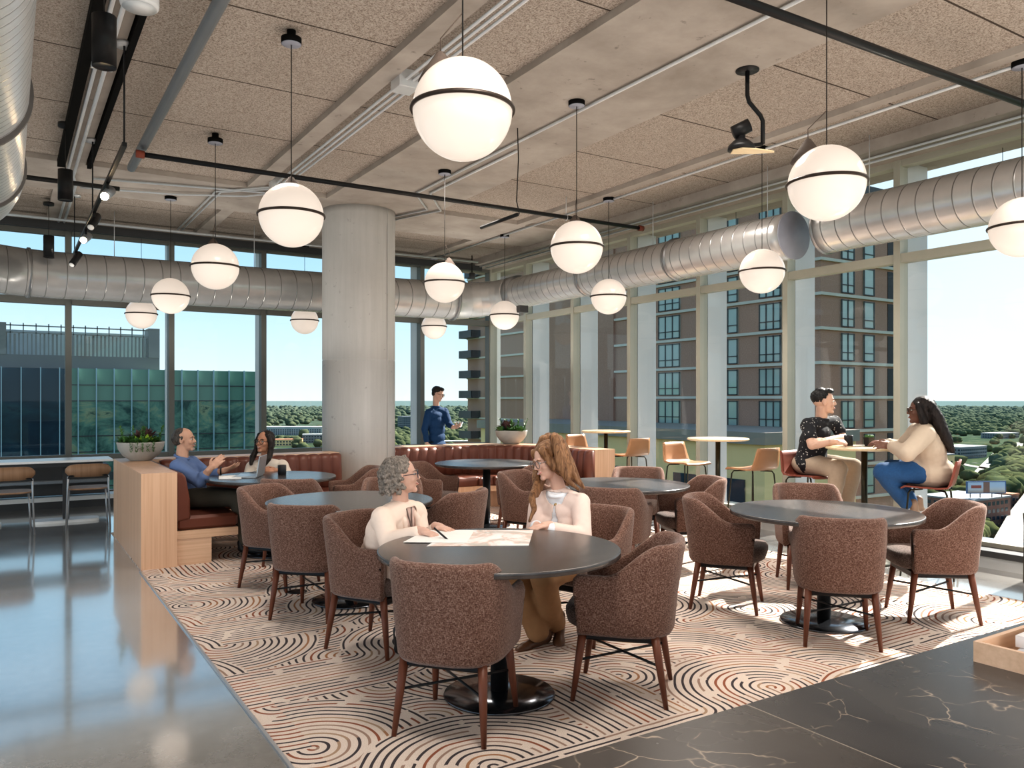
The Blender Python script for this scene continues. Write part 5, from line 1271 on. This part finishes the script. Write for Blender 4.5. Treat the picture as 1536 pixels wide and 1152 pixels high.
for k in range(52): x=23.8-1.62*k; m.box(x-.045,x+.045,YF-.42,YF,-60,4.65)
m.build('mullion_fins',simple('pale_blue_fins',(.38,.50,.55),.5,0,.05,1),bl)
m=MB()
for z in (2.95,1.35,-2.2,-3.8,-7.3,-8.9,-12.4): m.box(5.2,23.8,YF-.06,YF,z-.05,z+.05)
for z in (-6.2,-12.): m.box(5.2,23.8,YF-.10,YF,z-.5,z+.3)
m.build('floor_line',M['charcoal'],bl)
scg=simple('grey_louvre',(.28,.25,.23),.7,0,.15,.6)
m=MB(); m.box(-60,13.7,YF+1,YF+1.5,4.6,5.9)
m.build('parapet',simple('parapet_panel',(.20,.18,.17),.7,0,.15,.3),bl)
m=MB(); rr=random.Random(8)
for k in range(110):
    x=13.2-.36*k; w_=rr.uniform(.05,.10); m.box(x-w_,x+w_,YF+1.2,YF+1.35,5.9,8.0+rr.uniform(-.1,.1))
    if k%3==0: m.box(x-.05,x+.05,YF+1.0,YF+1.2,5.9,9.0)
for z in (8.05,8.75): m.box(-40,13.6,YF+1.0,YF+1.15,z-.05,z+.07)
m.build('louvre_screen',scg,bl)
m=MB(); m.box(12.6,13.7,YF+.95,YF+4,5.9,9.0); m.box(-1.2,-.1,YF+.95,YF+4,5.9,9.0); m.build('screen_pier',scg,bl)
MB().box(-40,13.7,YF+9,YF+9.3,5,8.9).build('rear_screen',simple('rear_screen',(.42,.40,.38),.8,0,.2,.8),bl)
# brick tower ----------------------------------------------------
def mk_brick():
    t=NT('brown_brick_cladding'); v=t.obj(); b=t.n('ShaderNodeTexNoise'); f=t.noise(t.scale(v,(6,6,14)),1,3,.7); g=t.noise(v,.12,3)
    t.col(t.mix(g,t.ramp(f,[(.3,(.42,.20,.13)),(.7,(.56,.29,.20))]),t.ramp(f,[(.3,(.37,.21,.15)),(.7,(.50,.31,.23))]))); return t.set(.9)
MBk=mk_brick(); tw=thing('brick_apartment_tower','tall brown brick apartment tower outside the right windows','building')
TX,TY=64.5,48.0; X1,Y1=80.5,116; ZT=21.5
m=MB(); m.box(TX,X1,TY,Y1,-60,ZT); m.box(TX-.3,TX,78,96,-60,ZT+9); m.build('wall',MBk,tw)
MB().box(TX-.5,X1+.3,TY-.4,Y1+.3,ZT,ZT+.9).build('cornice',M['charcoal'],tw)
m=MB(); FH=3.25
def fz(k): return 1.5+107*.0625-FH*2+k*FH-.3     # slab-course heights
zs=[8.2+FH*2*k for k in range(-4,3)]
for k in range(-8,5):
    z=8.2+FH*k; m.box(TX-.22,X1+.1,TY-.22,Y1,z-.14,z+.14)
m.build('stone_course',simple('stone_course',(.68,.58,.48),.8,0,.1,1),tw)
t=NT('tower_window_glass'); v=t.obj(); t.col(t.mix(t.noise(v,.25,2),(.26,.34,.31),(.50,.56,.48))); t.set(.08,0,.9); wg=t.mat
wf=M['charcoal']
def win(face,a0,a1,z0,z1,nm=2):
    m=MB(); 
    if face=='x': # on the long side, a along Y
        m.box(TX-.10,TX+.05,a0,a1,z0,z1,0)
        m.box(TX-.06-.1,TX-.1,a0,a0+.12,z0,z1,1); m.box(TX-.16,TX-.1,a1-.12,a1,z0,z1,1)
        for q in range(1,nm): y=a0+(a1-a0)*q/nm; m.box(TX-.16,TX-.1,y-.07,y+.07,z0,z1,1)
        for z in (z0,z1-.12,z0+.75): m.box(TX-.16,TX-.1,a0,a1,z,z+.1,1)
    else:
        m.box(a0,a1,TY-.10,TY+.05,z0,z1,0)
        for q in range(0,nm+1): x=a0+(a1-a0)*q/nm; m.box(x-.06,x+.06,TY-.16,TY-.1,z0,z1,1)
        for z in (z0,z1-.12,z0+.75): m.box(a0,a1,TY-.16,TY-.1,z,z+.1,1)
    return m.build('window',[wg,wf],tw)
rest=MB()
for k in range(-5,4):
    z=8.2+FH*k+.25; z1=z+2.65
    win('y',67.5,69.4,z,z1,2); win('y',71.0,72.6,z,z1,1)
    o=MB().box(75.0,78.6,TY-.06,TY+.1,z-.1,z1).build('balcony_recess',simple('recess',(.035,.032,.034),.6) if 'recess' not in M else M['recess'],tw); M['recess']=o.data.materials[0]
    if k>=-4:
        for a0,a1,n_ in ((52.5,55.2,3),(58.0,59.4,1),(66.5,70.0,3),(73.0,74.5,1),(82,87,3),(92,94,1)):
            win('x',a0,a1,z,z1,n_)
for k in range(-5,4):
    z=8.2+FH*k
    m=MB(); m.box(TX-1.7,TX,Y1-4.2,Y1+.0,z,z+.22); m.box(TX-1.7,TX-1.6,Y1-4.2,Y1,z+.22,z+1.2); m.box(TX-1.7,TX,Y1-4.2,Y1-4.1,z+.22,z+1.2)
    m.build('balcony',M['charcoal'],tw)
pod=thing('parking_podium','tan concrete podium below the brick tower','building')
MB().box(52,64,44,90,-60,-2.2).build('wall',M['tanw'],pod)
MB().box(51.6,64,43.6,90.4,-2.2,-1.2).build('parapet',simple('podium_parapet',(.34,.27,.22),.8,0,.1,.3),pod)
m=MB()
for y in range(46,90,5): m.box(51.85,52,y,y+3.4,-7.6,-5.2)
for y in range(46,90,5): m.box(51.85,52,y,y+3.4,-12.6,-10.0)
m.build('opening',M['darkgl'],pod)
# ------------------------------------------------------------ sky, sun, fills, camera
w=bpy.data.worlds.new('World'); scene.world=w; w.use_nodes=True; nt=w.node_tree; nt.nodes.clear()
out=nt.nodes.new('ShaderNodeOutputWorld'); bg=nt.nodes.new('ShaderNodeBackground'); nt.links.new(bg.outputs[0],out.inputs[0])
tc=nt.nodes.new('ShaderNodeTexCoord'); sx=nt.nodes.new('ShaderNodeSeparateXYZ'); nt.links.new(tc.outputs['Generated'],sx.inputs[0])
rp=nt.nodes.new('ShaderNodeValToRGB'); nt.links.new(sx.outputs[2],rp.inputs[0])
e=rp.color_ramp.elements
while len(e)<5: e.new(.5)
for k,(p_,c_) in enumerate(((0.0,(.72,.82,.83)),(.05,(.60,.78,.86)),(.14,(.42,.67,.84)),(.32,(.28,.52,.76)),(.8,(.20,.38,.62)))): e[k].position=p_; e[k].color=(*c_,1)
# whiter toward the sun side (+X)
dp=nt.nodes.new('ShaderNodeMath'); dp.operation='MULTIPLY_ADD'; dp.use_clamp=True; nt.links.new(sx.outputs[0],dp.inputs[0]); dp.inputs[1].default_value=2.2; dp.inputs[2].default_value=-1.25
mx=nt.nodes.new('ShaderNodeMix'); mx.data_type='RGBA'; nt.links.new(dp.outputs[0],mx.inputs[0]); nt.links.new(rp.outputs[0],mx.inputs[6]); mx.inputs[7].default_value=(.80,.92,.97,1)
nz=nt.nodes.new('ShaderNodeTexNoise'); nt.links.new(tc.outputs['Generated'],nz.inputs[0]); nz.inputs['Scale'].default_value=2.5
nt.links.new(mx.outputs[2],bg.inputs[0]); bg.inputs[1].default_value=SKY
def lamp(kind,name,loc,rot,energy,color,size=None,sy=None):
    l=bpy.data.lights.new(name,kind); l.energy=energy; l.color=color
    if kind=='AREA':
        l.size=size
        if sy: l.shape='RECTANGLE'; l.size_y=sy
    if kind=='SUN': l.angle=R(.8)
    o=bpy.data.objects.new(name,l); COL.objects.link(o); o.location=loc; o.rotation_euler=rot
    if kind=='AREA': o.visible_glossy=False
    return o
sd=Vector((-.80,-.10,-.56)) # sun travels toward -u, a little toward -v
sd=Vector(SUNDIR).normalized()
lamp('SUN','sun',(20,5,20),sd.to_track_quat('-Z','Y').to_euler(),SUN,(1,.95,.88))
# added fill panels behind and left, standing in for the unseen lit room
lamp('AREA','fill_back',(2,-4.6,2.4),(R(90),0,0),FB,(1,.96,.91),11,4.2)
lamp('AREA','fill_left',(-8,4,2.4),(R(90),0,R(-90)),FL,(.93,.96,1),10,4)
lamp('AREA','fill_up',(3.2,3.1,1.65),(R(180),0,0),FU,(1,.95,.89),7.5,11.6)  # added up-facing fills to brighten the ceiling, no fittings there
lamp('AREA','fill_up_far_left',(.9,11.0,1.9),(R(180),0,0),FU*.35,(1,.96,.9),4.5,3)
lamp('AREA','fill_up_far_right',(6.0,10.6,1.9),(R(180),0,0),FU*.25,(1,.96,.9),2.4,3)
for k,(x,y) in enumerate(((1.6,2.2),(1.6,6.0),(4.0,3.8),(4.0,7.6),(5.9,2.2),(5.9,6.0))):  # added fill spots brightening floor and tables, not modelled fittings
    l=lamp('SPOT','ceiling_fill_spot_%d'%k,(x,y,3.88),(0,0,0),FD,(1,.93,.85)); l.data.spot_size=R(150); l.data.spot_blend=1; l.data.shadow_soft_size=.45

cam=bpy.data.cameras.new('camera'); co=bpy.data.objects.new('camera',cam); COL.objects.link(co)
cam.sensor_width=36; cam.sensor_fit='HORIZONTAL'; cam.lens=36*1200/1536; cam.shift_y=23/1536; cam.clip_end=60000; cam.clip_start=.05
co.location=(0,0,EYE); co.rotation_euler=(R(90),0,-TH); scene.camera=co
scene.view_settings.view_transform=VT; scene.view_settings.look='None'
try: scene.view_settings.look=LOOK
except Exception: pass
scene.view_settings.exposure=EXPO
scene.cycles.max_bounces=8; scene.cycles.transparent_max_bounces=16; scene.cycles.glossy_bounces=4; scene.cycles.diffuse_bounces=4
scene.cycles.caustics_reflective=False; scene.cycles.caustics_refractive=False; scene.cycles.sample_clamp_indirect=6
